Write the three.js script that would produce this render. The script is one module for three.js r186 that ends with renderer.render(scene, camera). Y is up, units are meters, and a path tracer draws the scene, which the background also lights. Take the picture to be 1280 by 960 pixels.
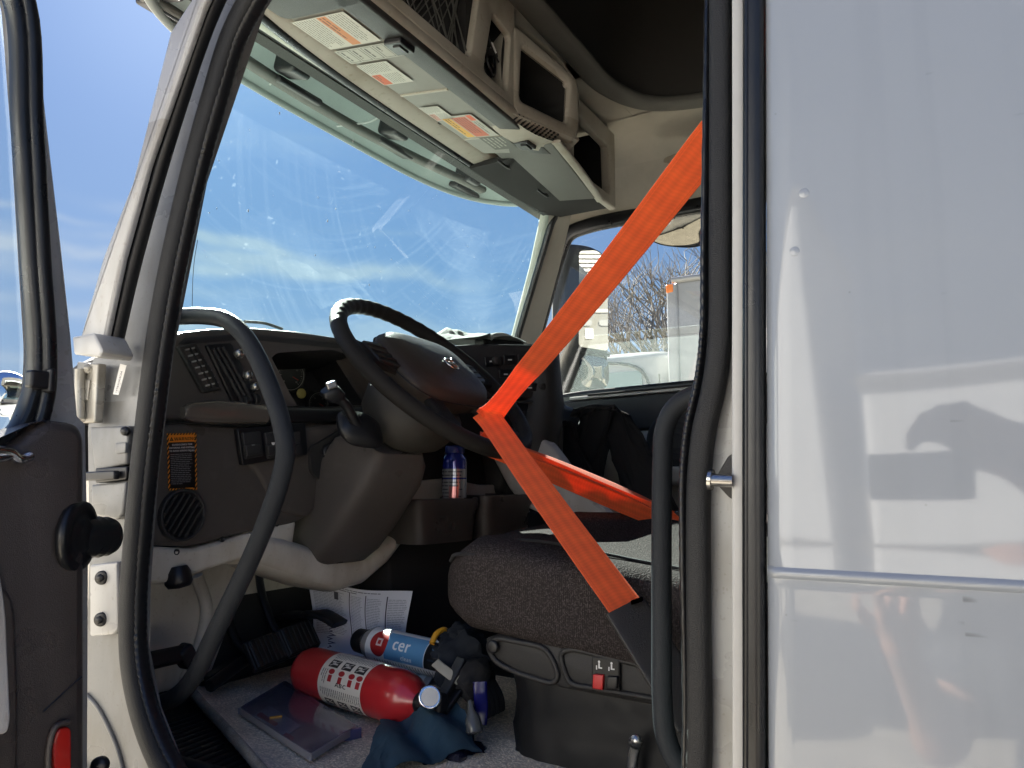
import * as THREE from 'three';
import { mergeGeometries, toCreasedNormals } from 'three/addons/utils/BufferGeometryUtils.js';
import { MarchingCubes } from 'three/addons/objects/MarchingCubes.js';
import { RoundedBoxGeometry } from 'three/addons/geometries/RoundedBoxGeometry.js';

// ------------------------------------------------------------------ camera, sky, sun, exposure
const H = 1.68;                                   // height of the lens above the yard
const YAW = 29.75 * Math.PI / 180, PITCH = 7.1 * Math.PI / 180, FOCAL = 960;
const scene = new THREE.Scene();
const camera = new THREE.PerspectiveCamera(2 * Math.atan(480 / FOCAL) * 180 / Math.PI, 1024 / 768, 0.02, 2000);
const FWD = new THREE.Vector3(Math.cos(YAW) * Math.cos(PITCH), Math.sin(PITCH), -Math.sin(YAW) * Math.cos(PITCH));
camera.position.set(0, H, 0);
camera.lookAt(camera.position.clone().add(FWD));
const renderer = new THREE.WebGLRenderer({ antialias: true });
renderer.setSize(1024, 768);
renderer.toneMapping = THREE.LinearToneMapping;
renderer.toneMappingExposure = 7.6;
renderer.shadowMap.enabled = true;
const SUN = new THREE.Vector3(0.70, 0.82, -0.94).normalize();
const sun = new THREE.DirectionalLight(new THREE.Color(1, 0.95, 0.86), 5);
sun.position.copy(SUN.clone().multiplyScalar(60)); sun.castShadow = true;
sun.shadow.mapSize.set(4096, 4096);
Object.assign(sun.shadow.camera, { left: -12, right: 12, top: 12, bottom: -12, near: 1, far: 140 });
scene.add(sun); scene.add(sun.target);

// seeded noise
function rng(seed) { let a = seed >>> 0; return () => { a = (a + 0x6D2B79F5) | 0; let t = Math.imul(a ^ (a >>> 15), 1 | a); t = (t + Math.imul(t ^ (t >>> 7), 61 | t)) ^ t; return ((t ^ (t >>> 14)) >>> 0) / 4294967296; }; }
const hash = (x, y, s) => { let h = Math.imul(x | 0, 374761393) + Math.imul(y | 0, 668265263) + Math.imul(s | 0, 1442695041); h = Math.imul(h ^ (h >>> 13), 1274126177); return ((h ^ (h >>> 16)) >>> 0) / 4294967296; };
function vnoise(x, y, s, per = 0) {
  const xi = Math.floor(x), yi = Math.floor(y), fx = x - xi, fy = y - yi, m = (a) => per ? ((a % per) + per) % per : a;
  const u = fx * fx * (3 - 2 * fx), v = fy * fy * (3 - 2 * fy);
  const a = hash(m(xi), m(yi), s), b = hash(m(xi + 1), m(yi), s), c = hash(m(xi), m(yi + 1), s), d = hash(m(xi + 1), m(yi + 1), s);
  return a + (b - a) * u + (c - a) * v + (a - b - c + d) * u * v;
}
function fbm(x, y, s, oct = 4, per = 0) { let t = 0, a = 0.5, n = 0; for (let i = 0; i < oct; i++) { t += a * vnoise(x, y, s + i, per); n += a; a *= 0.5; x *= 2; y *= 2; per *= 2; } return t / n; }
const sm = (a, b, x) => { x = Math.min(1, Math.max(0, (x - a) / (b - a))); return x * x * (3 - 2 * x); };

{ // clear winter sky with thin cirrus
  const SKY = .146, w = 2048, h = 1024, d = new Float32Array(w * h * 4);
  const stops = [[-90, .16, .15, .13], [-1, .20, .20, .19], [0, .40, .47, .56], [6, .33, .43, .57], [14, .25, .37, .56], [24, .18, .29, .52], [36, .135, .232, .48], [60, .09, .165, .40], [90, .075, .14, .36]];
  const streaks = [];
  const rr = rng(5);
  for (let i = 0; i < 46; i++) streaks.push([rr() * 360 - 180, 6 + rr() * rr() * 26, 6 + rr() * 14, .25 + rr() * .6, (rr() - .5) * .14, .25 + rr() * .45]);
  // azimuth (degrees from +x towards +z), height, length, thickness, slope, strength
  streaks.push([-45, 15.2, 9, .5, -.05, 1.7], [-50, 16.6, 6, .45, -.12, 1.3], [-53, 14.6, 5, .4, -.02, 1.2], [-66, 14.2, 6, .7, .04, 1.4], [-60, 12.9, 12, .6, .02, .5], [-63.5, 16.6, 4, .2, -.03, .6]);
  for (let j = 0; j < h; j++) {
    const el = ((j + .5) / h - .5) * 180;
    let k = 0; while (k < stops.length - 2 && stops[k + 1][0] < el) k++;
    const A = stops[k], B = stops[k + 1], f = Math.min(1, Math.max(0, (el - A[0]) / (B[0] - A[0])));
    for (let i = 0; i < w; i++) {
      const az = ((i + .5) / w - .5) * 360, o = (j * w + i) * 4;
      let r = A[1] + (B[1] - A[1]) * f, g = A[2] + (B[2] - A[2]) * f, b = A[3] + (B[3] - A[3]) * f;
      if (el > 0) {
        const ce = Math.cos(el * Math.PI / 180), dot = ce * Math.cos(az * Math.PI / 180) * SUN.x + Math.sin(el * Math.PI / 180) * SUN.y + ce * Math.sin(az * Math.PI / 180) * SUN.z;
        const gl = 0.10 * Math.pow(Math.max(0, dot), 8) + 0.25 * Math.pow(Math.max(0, dot), 60);
        r += gl; g += gl; b += gl * .95;
        let c = 0;
        for (const s of streaks) {
          let da = az - s[0]; if (da > 180) da -= 360; if (da < -180) da += 360;
          if (Math.abs(da) > s[2] * 2.4) continue;
          const wob = (vnoise(az * .35, 3, 77) - .5) * 1.2, de = (el - s[1] - s[4] * da - wob) / s[3];
          if (Math.abs(de) > 4) continue;
          c += s[5] * Math.exp(-da * da / (s[2] * s[2])) * Math.exp(-de * de) * (.35 + .9 * fbm(az * .9 + el * .6, el * 3.2, 31, 4));
        }
        c += .3 * sm(.64, .9, fbm(az * .06, el * .5, 91, 5, 0)) * sm(4, 9, el) * (1 - sm(18, 30, el));
        c = Math.min(.85, c);
        r += (.60 - r) * c; g += (.62 - g) * c; b += (.65 - b) * c;
      }
      d[o] = r * SKY * .86; d[o + 1] = g * SKY * .98; d[o + 2] = b * SKY * 1.12; d[o + 3] = 1;
    }
  }
  const t = new THREE.DataTexture(d, w, h, THREE.RGBAFormat, THREE.FloatType);
  t.mapping = THREE.EquirectangularReflectionMapping; t.magFilter = THREE.LinearFilter; t.minFilter = THREE.LinearFilter; t.wrapS = THREE.RepeatWrapping; t.needsUpdate = true;
  scene.background = t; scene.environment = t;
}

// ------------------------------------------------------------------ helpers
const V = (x, y, z) => new THREE.Vector3(x, y + H, z);       // heights are counted from the lens level
const v3 = (x, y, z) => new THREE.Vector3(x, y, z);
const RIGHT = v3(0, 0, 0).crossVectors(FWD, v3(0, 1, 0)).normalize(), UPV = v3(0, 0, 0).crossVectors(RIGHT, FWD);
// point of a real plane (x, y or z constant, or {p, n}) at a measured sighting
function px(u, v, k) {
  const d = FWD.clone().addScaledVector(RIGHT, (u - 640) / FOCAL).addScaledVector(UPV, (480 - v) / FOCAL);
  const t = k.t ?? (k.x !== undefined ? k.x / d.x : k.y !== undefined ? k.y / d.y : k.z !== undefined ? k.z / d.z : k.p.clone().sub(V(0, 0, 0)).dot(k.n) / d.dot(k.n));
  return d.multiplyScalar(t).add(V(0, 0, 0));
}
const pxs = (list, k) => list.map(([u, v]) => px(u, v, k));
const origins = new WeakMap(), used = {};
function numbered(n) { const k = used[n] = (used[n] ?? -1) + 1; return k ? `${n}_${String(k).padStart(3, '0')}` : n; }
function thing(name, label, category, origin, group) {
  const o = new THREE.Group(); o.name = numbered(name); o.position.copy(origin); origins.set(o, origin.clone());
  o.userData = { label, category }; if (group) o.userData.group = group;
  scene.add(o); return o;
}
function clean(g) {
  let q = g.index ? g.toNonIndexed() : g;
  for (const k of Object.keys(q.attributes)) if (!['position', 'normal', 'uv'].includes(k)) q.deleteAttribute(k);
  if (!q.attributes.normal) q.computeVertexNormals();
  if (!q.attributes.uv) q.setAttribute('uv', new THREE.BufferAttribute(new Float32Array(q.attributes.position.count * 2), 2));
  q.morphAttributes = {}; q.groups = []; return q;
}
function boxUV(g) {
  const p = g.attributes.position, uv = g.attributes.uv, a = v3(), b = v3(), c = v3(), n = v3();
  for (let i = 0; i < p.count; i += 3) {
    a.fromBufferAttribute(p, i); b.fromBufferAttribute(p, i + 1); c.fromBufferAttribute(p, i + 2);
    n.crossVectors(b.clone().sub(a), c.clone().sub(a));
    const x = Math.abs(n.x), y = Math.abs(n.y), z = Math.abs(n.z);
    for (const [k, q] of [[i, a], [i + 1, b], [i + 2, c]]) x >= y && x >= z ? uv.setXY(k, q.z, q.y) : y >= z ? uv.setXY(k, q.x, q.z) : uv.setXY(k, q.x, q.y);
  }
}
function part(name, geos, m, parent = scene, o = {}) {
  geos = (Array.isArray(geos) ? geos : [geos]).map(clean);
  const g = geos.length > 1 ? mergeGeometries(geos) : geos[0].clone();
  if (!o.uv) boxUV(g);
  const at = origins.get(parent) ?? (o.origin ?? v3(0, 0, 0));
  g.translate(-at.x, -at.y, -at.z);
  const mesh = new THREE.Mesh(g, m); mesh.name = parent === scene ? numbered(name) : name;
  if (parent === scene) mesh.position.copy(at);
  mesh.castShadow = mesh.receiveShadow = true; origins.set(mesh, at);
  if (o.label) mesh.userData.label = o.label;
  parent.add(mesh); return mesh;
}
function group(name, parent, label) { const o = new THREE.Group(); o.name = name; origins.set(o, origins.get(parent)); if (label) o.userData.label = label; parent.add(o); return o; }
function tag(o, label, category, grp, kind) { if (label) o.userData.label = label; if (category) o.userData.category = category; if (grp) o.userData.group = grp; if (kind) o.userData.kind = kind; return o; }
function roundPoly(p, r) {
  const s = new THREE.Shape(), n = p.length;
  for (let i = 0; i < n; i++) {
    const a = p[(i + n - 1) % n], b = p[i], c = p[(i + 1) % n], rr = Array.isArray(r) ? r[i % r.length] : r;
    const la = a.distanceTo(b), lc = c.distanceTo(b), q = Math.min(rr, la * .48, lc * .48);
    const p1 = b.clone().lerp(a, q / la), p2 = b.clone().lerp(c, q / lc);
    i ? s.lineTo(p1.x, p1.y) : s.moveTo(p1.x, p1.y); s.quadraticCurveTo(b.x, b.y, p2.x, p2.y);
  }
  s.closePath(); return s;
}
// a solid sheet whose seen face goes through pts and whose thickness goes away from the viewer's side
function plate(pts, th, o = {}) {
  const n = v3(), c = v3();
  pts.forEach((p, i) => { const q = pts[(i + 1) % pts.length]; n.x += (p.y - q.y) * (p.z + q.z); n.y += (p.z - q.z) * (p.x + q.x); n.z += (p.x - q.x) * (p.y + q.y); c.add(p); });
  n.normalize(); c.divideScalar(pts.length);
  if (n.dot(o.face ?? V(0, 0, 0).sub(c)) < 0) n.negate();
  const e1 = pts[1].clone().sub(pts[0]); e1.addScaledVector(n, -e1.dot(n)).normalize(); const e2 = v3().crossVectors(n, e1);
  const to = (p) => { const q = p.clone().sub(c); return new THREE.Vector2(q.dot(e1), q.dot(e2)); };
  const mk = (list, r, smooth) => { let q = list.map(to); if (smooth) { const cv = new THREE.SplineCurve([...q, q[0]]); q = new THREE.CatmullRomCurve3(list.map(p => { const t = to(p); return v3(t.x, t.y, 0); }), true, 'centripetal').getPoints(smooth).slice(0, -1).map(p => new THREE.Vector2(p.x, p.y)); } return r ? roundPoly(q, r) : new THREE.Shape(q); };
  const s = mk(pts, o.round, o.smooth);
  for (const hh of o.holes ?? []) s.holes.push(mk(hh, o.holeRound ?? o.round));
  const b = Math.min(o.bevel ?? 0, th * .45);
  const g = new THREE.ExtrudeGeometry(s, { depth: th - 2 * b, bevelEnabled: b > 0, bevelThickness: b, bevelSize: b, bevelOffset: -b, bevelSegments: 3, curveSegments: 8 });
  g.translate(0, 0, -(th - b));
  g.applyMatrix4(new THREE.Matrix4().makeBasis(e1, e2, n).setPosition(c));
  return b > 0 ? toCreasedNormals(g, .7) : g;
}
function grid(f, nu, nv) {
  const P = [], U = [], I = [];
  for (let j = 0; j <= nv; j++) for (let i = 0; i <= nu; i++) { const p = f(i / nu, j / nv); P.push(p.x, p.y, p.z); U.push(i / nu, j / nv); }
  for (let j = 0; j < nv; j++) for (let i = 0; i < nu; i++) { const a = j * (nu + 1) + i; I.push(a, a + 1, a + nu + 2, a, a + nu + 2, a + nu + 1); }
  const g = new THREE.BufferGeometry(); g.setAttribute('position', new THREE.Float32BufferAttribute(P, 3)); g.setAttribute('uv', new THREE.Float32BufferAttribute(U, 2)); g.setIndex(I); g.computeVertexNormals(); return g;
}
function loft(rings, o = {}) {
  const n = rings[0].length, P = [], I = [], U = []; let along = 0;
  rings.forEach((r, j) => { for (let i = 0; i <= n; i++) { const p = r[i % n]; P.push(p.x, p.y, p.z); U.push(i / n, o.metres ? along / .06 : j / (rings.length - 1)); } if (rings[j + 1]) along += r[0].distanceTo(rings[j + 1][0]); });
  for (let j = 0; j < rings.length - 1; j++) for (let i = 0; i < n; i++) { const a = j * (n + 1) + i; I.push(a, a + 1, a + n + 2, a, a + n + 2, a + n + 1); }
  let g = new THREE.BufferGeometry(); g.setAttribute('position', new THREE.Float32BufferAttribute(P, 3)); g.setAttribute('uv', new THREE.Float32BufferAttribute(U, 2)); g.setIndex(I); g.computeVertexNormals();
  // weld the seam's normals
  const N = g.attributes.normal; for (let j = 0; j < rings.length; j++) { const a = j * (n + 1), b = a + n, q = v3(N.getX(a) + N.getX(b), N.getY(a) + N.getY(b), N.getZ(a) + N.getZ(b)).normalize(); N.setXYZ(a, q.x, q.y, q.z); N.setXYZ(b, q.x, q.y, q.z); }
  const out = [clean(g)];
  if (o.cap !== false) for (const r of [rings[0], rings[rings.length - 1]]) {
    const c = r.reduce((s, p) => s.add(p), v3()).divideScalar(n), q = [];
    r.forEach((p, i) => { const z = r[(i + 1) % n]; r === rings[0] ? q.push(c, z, p) : q.push(c, p, z); });
    const h = new THREE.BufferGeometry().setFromPoints(q); h.computeVertexNormals(); out.push(clean(h));
  }
  return mergeGeometries(out);
}
function ring(c, ax, ay, hw, hh, p = 2, n = 24) {
  const out = [];
  for (let i = 0; i < n; i++) { const a = i / n * 2 * Math.PI, co = Math.cos(a), si = Math.sin(a); out.push(c.clone().addScaledVector(ax, hw * Math.sign(co) * Math.abs(co) ** (2 / p)).addScaledVector(ay, hh * Math.sign(si) * Math.abs(si) ** (2 / p))); }
  return out;
}
// profile [[a, b]...] swept along points; b points along `ref` as far as it can
function sweep(pts, prof, ref, o = {}) {
  const cv = new THREE.CatmullRomCurve3(pts, !!o.closed, 'centripetal', .5), n = o.n ?? pts.length * 6, rings = [];
  for (let i = 0; i <= n; i++) {
    const t = i / n, p = o.closed ? cv.getPoint(t % 1) : cv.getPoint(t), T = cv.getTangent(Math.min(t, .9999)).normalize(), r = typeof ref === 'function' ? ref(t) : ref;
    const B = v3().crossVectors(r, T).normalize(), N = v3().crossVectors(T, B), k = o.scale ? o.scale(t) : 1;
    rings.push(prof.map(([a, b]) => p.clone().addScaledVector(B, a * k).addScaledVector(N, b * k)));
  }
  return loft(rings, { cap: !o.closed, metres: true });
}
const oval = (a, b, n = 14, p = 2) => Array.from({ length: n }, (_, i) => { const t = i / n * 2 * Math.PI, c = Math.cos(t), s = Math.sin(t); return [a * Math.sign(c) * Math.abs(c) ** (2 / p), b * Math.sign(s) * Math.abs(s) ** (2 / p)]; });
const tube = (pts, r, n = 40, k = 16) => sweep(pts, oval(r, r, k), v3(.31, .77, .55).normalize(), { n });
function rod(a, b, r, r2 = r, k = 20) { const d = b.clone().sub(a), g = new THREE.CylinderGeometry(r2, r, d.length(), k, 1); g.translate(0, d.length() / 2, 0); g.applyQuaternion(new THREE.Quaternion().setFromUnitVectors(v3(0, 1, 0), d.normalize())); g.translate(a.x, a.y, a.z); return g; }
// profile [[radius, along]...] turned round the axis from a towards b
function turned(a, dir, prof, k = 32) { const g = new THREE.LatheGeometry(prof.map(([r, y]) => new THREE.Vector2(Math.max(r, .0002), y)), k); g.applyQuaternion(new THREE.Quaternion().setFromUnitVectors(v3(0, 1, 0), dir.clone().normalize())); g.translate(a.x, a.y, a.z); return g; }
function box(a, b, r = .004) { // a, b: opposite corners, heights from lens level
  const s = v3(Math.abs(a[0] - b[0]), Math.abs(a[1] - b[1]), Math.abs(a[2] - b[2])), q = Math.min(r, s.x * .45, s.y * .45, s.z * .45);
  const g = q > .0005 ? new RoundedBoxGeometry(s.x, s.y, s.z, 2, q) : new THREE.BoxGeometry(s.x, s.y, s.z);
  return g.translate((a[0] + b[0]) / 2, (a[1] + b[1]) / 2 + H, (a[2] + b[2]) / 2);
}
function obox(c, ax, ay, az, s, r = .003) { // oriented rounded box
  const q = Math.min(r, s[0] * .45, s[1] * .45, s[2] * .45), g = new RoundedBoxGeometry(s[0], s[1], s[2], 2, q);
  return g.applyMatrix4(new THREE.Matrix4().makeBasis(ax, ay, az).setPosition(c));
}
// a printed sheet through four corners, lifted off what it lies on
function decal(p00, p10, p11, p01, lift = .0015, nu = 1, nv = 1) {
  const n = v3().crossVectors(p10.clone().sub(p00), p01.clone().sub(p00)).normalize(); if (n.dot(V(0, 0, 0).sub(p00)) < 0) n.negate();
  return grid((s, t) => p00.clone().lerp(p10, s).lerp(p01.clone().lerp(p11, s), t).addScaledVector(n, lift), nu, nv);
}
function blob(c, r, seed, amp = .25, freq = 3, det = 5) {
  const g = new THREE.IcosahedronGeometry(1, det), p = g.attributes.position;
  for (let i = 0; i < p.count; i++) { const x = p.getX(i), y = p.getY(i), z = p.getZ(i), k = 1 + amp * (fbm(x * freq + 9, y * freq + z * freq * .7 + 5, seed, 3) + fbm(z * freq + 3, x * freq * .6 - y * freq + 8, seed + 9, 3) - 1); p.setXYZ(i, c.x + x * r[0] * k, c.y + y * r[1] * k, c.z + z * r[2] * k); }
  const m = g.index ? g : g; m.deleteAttribute('normal'); m.deleteAttribute('uv'); m.computeVertexNormals(); return smoothNormals(m);
}
function smoothNormals(g) { return toCreasedNormals(g, 1.2); }

// ------------------------------------------------------------------ textures and materials
function tex(n, f, srgb = false) {
  const d = new Uint8Array(n * n * 4);
  for (let j = 0; j < n; j++) for (let i = 0; i < n; i++) { const c = f(i / n, j / n), o = (j * n + i) * 4, q = Array.isArray(c) ? c : [c, c, c]; for (let k = 0; k < 3; k++) d[o + k] = Math.max(0, Math.min(255, q[k] * 255)); d[o + 3] = 255; }
  const t = new THREE.DataTexture(d, n, n); t.wrapS = t.wrapT = THREE.RepeatWrapping; t.magFilter = THREE.LinearFilter; t.minFilter = THREE.LinearMipmapLinearFilter; t.generateMipmaps = true; if (srgb) t.colorSpace = THREE.SRGBColorSpace; t.needsUpdate = true; return t;
}
const rep = (t, s) => { const c = t.clone(); c.repeat.set(1 / s, 1 / s); c.needsUpdate = true; return c; };
const tGrain = tex(256, (x, y) => .5 + .5 * (fbm(x * 64, y * 64, 3, 2, 64) - .5) * 1.6);
const tCloudy = tex(512, (x, y) => { const f = fbm(x * 5, y * 5, 11, 5, 5), s = fbm(x * 40, y * 40, 12, 3, 40); return .80 + .17 * f + .06 * (s - .5); });
const tRough = tex(256, (x, y) => .62 + .6 * (fbm(x * 6, y * 6, 21, 5, 6) - .5));
const tGrime = tex(512, (x, y) => { const f = sm(.40, .85, fbm(x * 4, y * 3, 41, 6, 4) * .75 + .25 * fbm(x * 30, y * 9, 42, 3, 30)), s = sm(.76, .84, fbm(x * 90, y * 90, 44, 2, 90)); const k = f * .62 + s * .30; return [1 - k * .40, 1 - k * .45, 1 - k * .53]; });
const tPaint = tex(1024, (x, y) => { const f = fbm(x * 5, y * 7, 51, 4, 1e9); let k = .97 + .03 * f; const sc = fbm(x * 22, y * 160, 52, 2), sp = hash(Math.floor(x * 1024), Math.floor(y * 1024), 5); if (sc > .905) k -= (sc - .905) * 6; if (sp > .99990) k -= .30; const st = fbm(x * 60, y * 3.2, 57, 3); k -= .035 * sm(.55, .8, st); return [k, k, k * .995]; });
const tFabric = tex(512, (x, y) => { const i = Math.floor(x * 170), j = Math.floor(y * 170), sp = hash(i, j, 61), rib = .5 + .5 * Math.sin(x * 2 * Math.PI * 85); const k = .30 + .34 * rib * hash(j, i, 9) + (sp > .74 ? .5 * (sp - .55) * 2 : 0); return [k, k * .95, k * .97]; });
const tCarpet = tex(512, (x, y) => { const sp = hash(Math.floor(x * 128), Math.floor(y * 128), 71), s2 = hash(Math.floor(x * 64), Math.floor(y * 64), 72), f = fbm(x * 5, y * 5, 73, 4, 5); const k = (.52 + .5 * sp * s2 + .15 * sp) * (.7 + .6 * f); return [k, k * .98, k * .93]; });
const tGravel = tex(512, (x, y) => { const f = fbm(x * 6, y * 6, 81, 6, 6), g = fbm(x * 90, y * 90, 82, 2, 90); const k = .55 + .35 * f + .35 * (g - .5); return [k, k * .96, k * .88]; });
const tWave = tex(256, (x, y) => fbm(x * 3, y * 3, 95, 3, 3));
const tWeave = tex(256, (x, y) => .5 + .25 * Math.sin(x * 2 * Math.PI * 60) * Math.cos(y * 2 * Math.PI * 60) + .25 * Math.sin((x + y) * 2 * Math.PI * 30));
const tBelt = tex(256, (x, y) => { const s = .5 + .5 * Math.sin(x * 2 * Math.PI * 24), d = .5 + .5 * Math.sin((y * 10 + (x * 12 % 1 > .5 ? x : -x) * 12) * 2 * Math.PI), e = fbm(x * 6, y * 3, 111, 4, 3); const k = .70 + .12 * s + .06 * d + .16 * e; return [k, k * (.92 + .1 * e), k]; });
const tDust = tex(1024, (x, y) => { const r1 = Math.hypot(x - .22, (y + .25) * .55), r2 = Math.hypot(x - .72, (y + .25) * .55); const arc = Math.max(0, fbm(r1 * 150, Math.atan2(y + .25, x - .22) * 3, 121, 3) - .56) + Math.max(0, fbm(r2 * 150, Math.atan2(y + .25, x - .72) * 3, 131, 3) - .56); const f = sm(.45, .8, fbm(x * 5, y * 4, 141, 5)), sp = sm(.80, .86, fbm(x * 150, y * 75, 145, 2)); return .002 + .013 * f + .026 * arc + .034 * sp * (hash(Math.floor(x * 30), Math.floor(y * 15), 9) > .72 ? 1 : 0); });
const tDash = tex(512, (x, y) => { const f = fbm(x * 4, y * 4, 101, 5, 4), s = sm(.66, .8, fbm(x * 24, y * 24, 102, 3, 24)); return .84 + .14 * f + .16 * s; });
function M(c, rough, o = {}) {
  const p = { color: new THREE.Color().setRGB(c[0], c[1], c[2]), roughness: rough, metalness: o.metal ?? 0 };
  for (const k of ['map', 'bumpMap', 'bumpScale', 'roughnessMap', 'transmission', 'thickness', 'clearcoat', 'clearcoatRoughness', 'sheen', 'sheenRoughness', 'ior', 'emissive', 'emissiveIntensity', 'transparent', 'opacity', 'alphaMap', 'depthWrite', 'specularIntensity']) if (o[k] !== undefined) p[k] = o[k];
  if (o.sheen) p.sheenColor = new THREE.Color(.5, .48, .46);
  return new THREE.MeshPhysicalMaterial(p);
}
const bumpGrain = rep(tGrain, .06), bumpFine = rep(tGrain, .03), cloudy = rep(tCloudy, .6), rough5 = rep(tRough, .35), dashMap = rep(tDash, .5);
const m = {
  paint: M([.225, .248, .285], .38, { map: rep(tPaint, 1.3), clearcoat: 1, clearcoatRoughness: .04, bumpMap: rep(tWave, .9), bumpScale: .0010 }),
  pillar: M([.34, .34, .34], .45, { map: rep(tGrime, .55), clearcoat: .15, clearcoatRoughness: .2, roughnessMap: rough5 }),
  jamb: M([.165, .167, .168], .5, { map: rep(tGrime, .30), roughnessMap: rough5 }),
  rubber: M([.008, .0086, .0105], .55, { roughnessMap: rough5, map: cloudy }),
  seal: M([.0065, .007, .0082], .62, { bumpMap: bumpFine, bumpScale: .0006, map: cloudy }),
  dash: M([.092, .081, .075], .58, { specularIntensity: .4, bumpMap: bumpFine, bumpScale: .0005, map: dashMap, roughnessMap: rough5 }),
  dashBlack: M([.026, .025, .027], .5, { bumpMap: bumpFine, bumpScale: .0005, map: dashMap }),
  black: M([.010, .010, .012], .42, { map: cloudy }),
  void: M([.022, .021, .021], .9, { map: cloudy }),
  bronze: M([.30, .265, .235], .34, { metal: .7, roughnessMap: rough5 }),
  doorTrim: M([.052, .043, .040], .55, { bumpMap: bumpFine, bumpScale: .0005, map: dashMap, roughnessMap: rough5 }),
  cream: M([.46, .425, .36], .6, { bumpMap: bumpGrain, bumpScale: .0006, map: rep(tGrime, .9) }),
  creamLow: M([.60, .57, .505], .55, { bumpMap: bumpGrain, bumpScale: .0005, map: rep(tGrime, .45) }),
  liner: M([.52, .485, .415], .9, { bumpMap: rep(tWeave, .05), bumpScale: .0008, map: cloudy }),
  cavity: M([.055, .052, .048], .9, { map: cloudy }),  // dark grey stands in for the missing light in the roof well
  panelGrey: M([.27, .26, .23], .6, { map: cloudy, bumpMap: bumpFine, bumpScale: .0004 }),
  visorGrey: M([.13, .127, .113], .65, { map: cloudy, bumpMap: bumpFine, bumpScale: .0006 }),
  greyTrim: M([.52, .51, .50], .55, { map: rep(tGrime, .7), bumpMap: bumpFine, bumpScale: .0004 }),
  fabric: M([.088, .079, .076], 1, { specularIntensity: .03, map: rep(tFabric, .28), bumpMap: rep(tFabric, .28), bumpScale: .0018 }),
  fabricBlack: M([.026, .025, .027], .9, { map: cloudy, bumpMap: rep(tWeave, .03), bumpScale: .001 }),
  vinyl: M([.006, .006, .007], .45, { map: cloudy, bumpMap: rep(tWave, .25), bumpScale: .004 }),
  seatPlastic: M([.024, .0225, .0215], .5, { bumpMap: bumpFine, bumpScale: .0005, map: dashMap }),
  handle: M([.027, .030, .035], .62, { specularIntensity: .2, bumpMap: bumpFine, bumpScale: .0005, map: cloudy, roughnessMap: rough5 }),
  wheelRim: M([.024, .022, .021], .8, { specularIntensity: .12, bumpMap: bumpFine, bumpScale: .0006, map: dashMap, roughnessMap: rough5 }),
  wheelHub: M([.044, .036, .032], .65, { specularIntensity: .45, map: dashMap, bumpMap: bumpFine, bumpScale: .0004, roughnessMap: rough5 }),
  columnGrey: M([.045, .041, .035], .6, { map: dashMap, bumpMap: bumpFine, bumpScale: .0005 }),
  chrome: M([.75, .75, .76], .15, { metal: 1 }),
  jambRear: M([.32, .325, .32], .5, { map: rep(tGrime, .30), roughnessMap: rough5 }),
  steel: M([.42, .41, .39], .35, { metal: .9, roughnessMap: rough5 }),
  steelDirty: M([.30, .285, .255], .5, { map: rep(tGrime, .12), metal: .35, roughnessMap: rough5 }),
  orange: M([1, .145, .026], 1, { map: tBelt, bumpMap: tBelt, bumpScale: .0006, transmission: .24, thickness: 0 }),
  red: M([.52, .025, .03], .3, { clearcoat: .6, clearcoatRoughness: .12, map: rep(tCloudy, .3) }),
  redLens: M([.45, .02, .015], .15, {}),
  switchRed: M([.55, .03, .03], .4),
  carpet: M([.98, .86, .70], .98, { map: rep(tCarpet, .30), bumpMap: rep(tCarpet, .30), bumpScale: .005 }),
  carpetEdge: M([.42, .38, .32], .95, { map: rep(tCarpet, .1) }),
  matRubber: M([.014, .013, .012], .6, { map: cloudy, roughnessMap: rough5 }),
  dust: M([.8, .8, .8], 1, { transmission: .9, thickness: 0, transparent: true, opacity: 1, alphaMap: tDust, depthWrite: false }),
  glass: M([.97, .99, .985], 0.0, { transmission: 1, thickness: 0, ior: 1.5 }),
  screen: M([.80, .99, .98], 0.0, { transmission: 1, thickness: 0, ior: 1.5 }),
  mirror: M([.86, .87, .88], .02, { metal: 1 }),
  mirrorConvex: M([.20, .19, .17], .03, { metal: 1 }),
  jambFlange: M([.46, .46, .455], .4, { map: cloudy }),
  mirrorShell: M([.012, .014, .015], .65, { map: cloudy }),
  clear: M([.80, .80, .90], .12, { transmission: .92, thickness: 0, ior: 1.45, map: cloudy }),
  blueCloth: M([.045, .115, .18], .95, { map: cloudy, bumpMap: rep(tWeave, .02), bumpScale: .001 }),
  greyCloth: M([.36, .36, .33], .95, { map: cloudy, bumpMap: rep(tWeave, .03), bumpScale: .001 }),
  yellow: M([.60, .30, .02], .5),
  blueWrap: M([.015, .02, .18], .25),
  white: M([.30, .30, .297], .35, { map: rep(tCloudy, .8), clearcoat: .5, clearcoatRoughness: .1 }),
  whitePlain: M([.72, .72, .71], .5, { map: rep(tGrime, 3) }),
  tint: M([.14, .19, .18], .08, { clearcoat: 1 }),
  amber: M([.7, .18, .02], .3),
  tyre: M([.02, .02, .02], .85, { map: cloudy }),
  bark: M([.11, .092, .074], .9, { map: rep(tCloudy, .5) }),
  visorAcrylic: M([.40, .43, .41], 1, { transmission: .4, thickness: 0, map: cloudy }),
  trailerWhite: M([.82, .82, .81], .4, { map: rep(tCloudy, .8) }),
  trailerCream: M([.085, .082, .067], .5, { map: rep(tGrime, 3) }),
  gravel: M([.52, .495, .445], .95, { map: rep(tGravel, 1.3), bumpMap: rep(tGravel, 1.3), bumpScale: .02 }),
};
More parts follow.
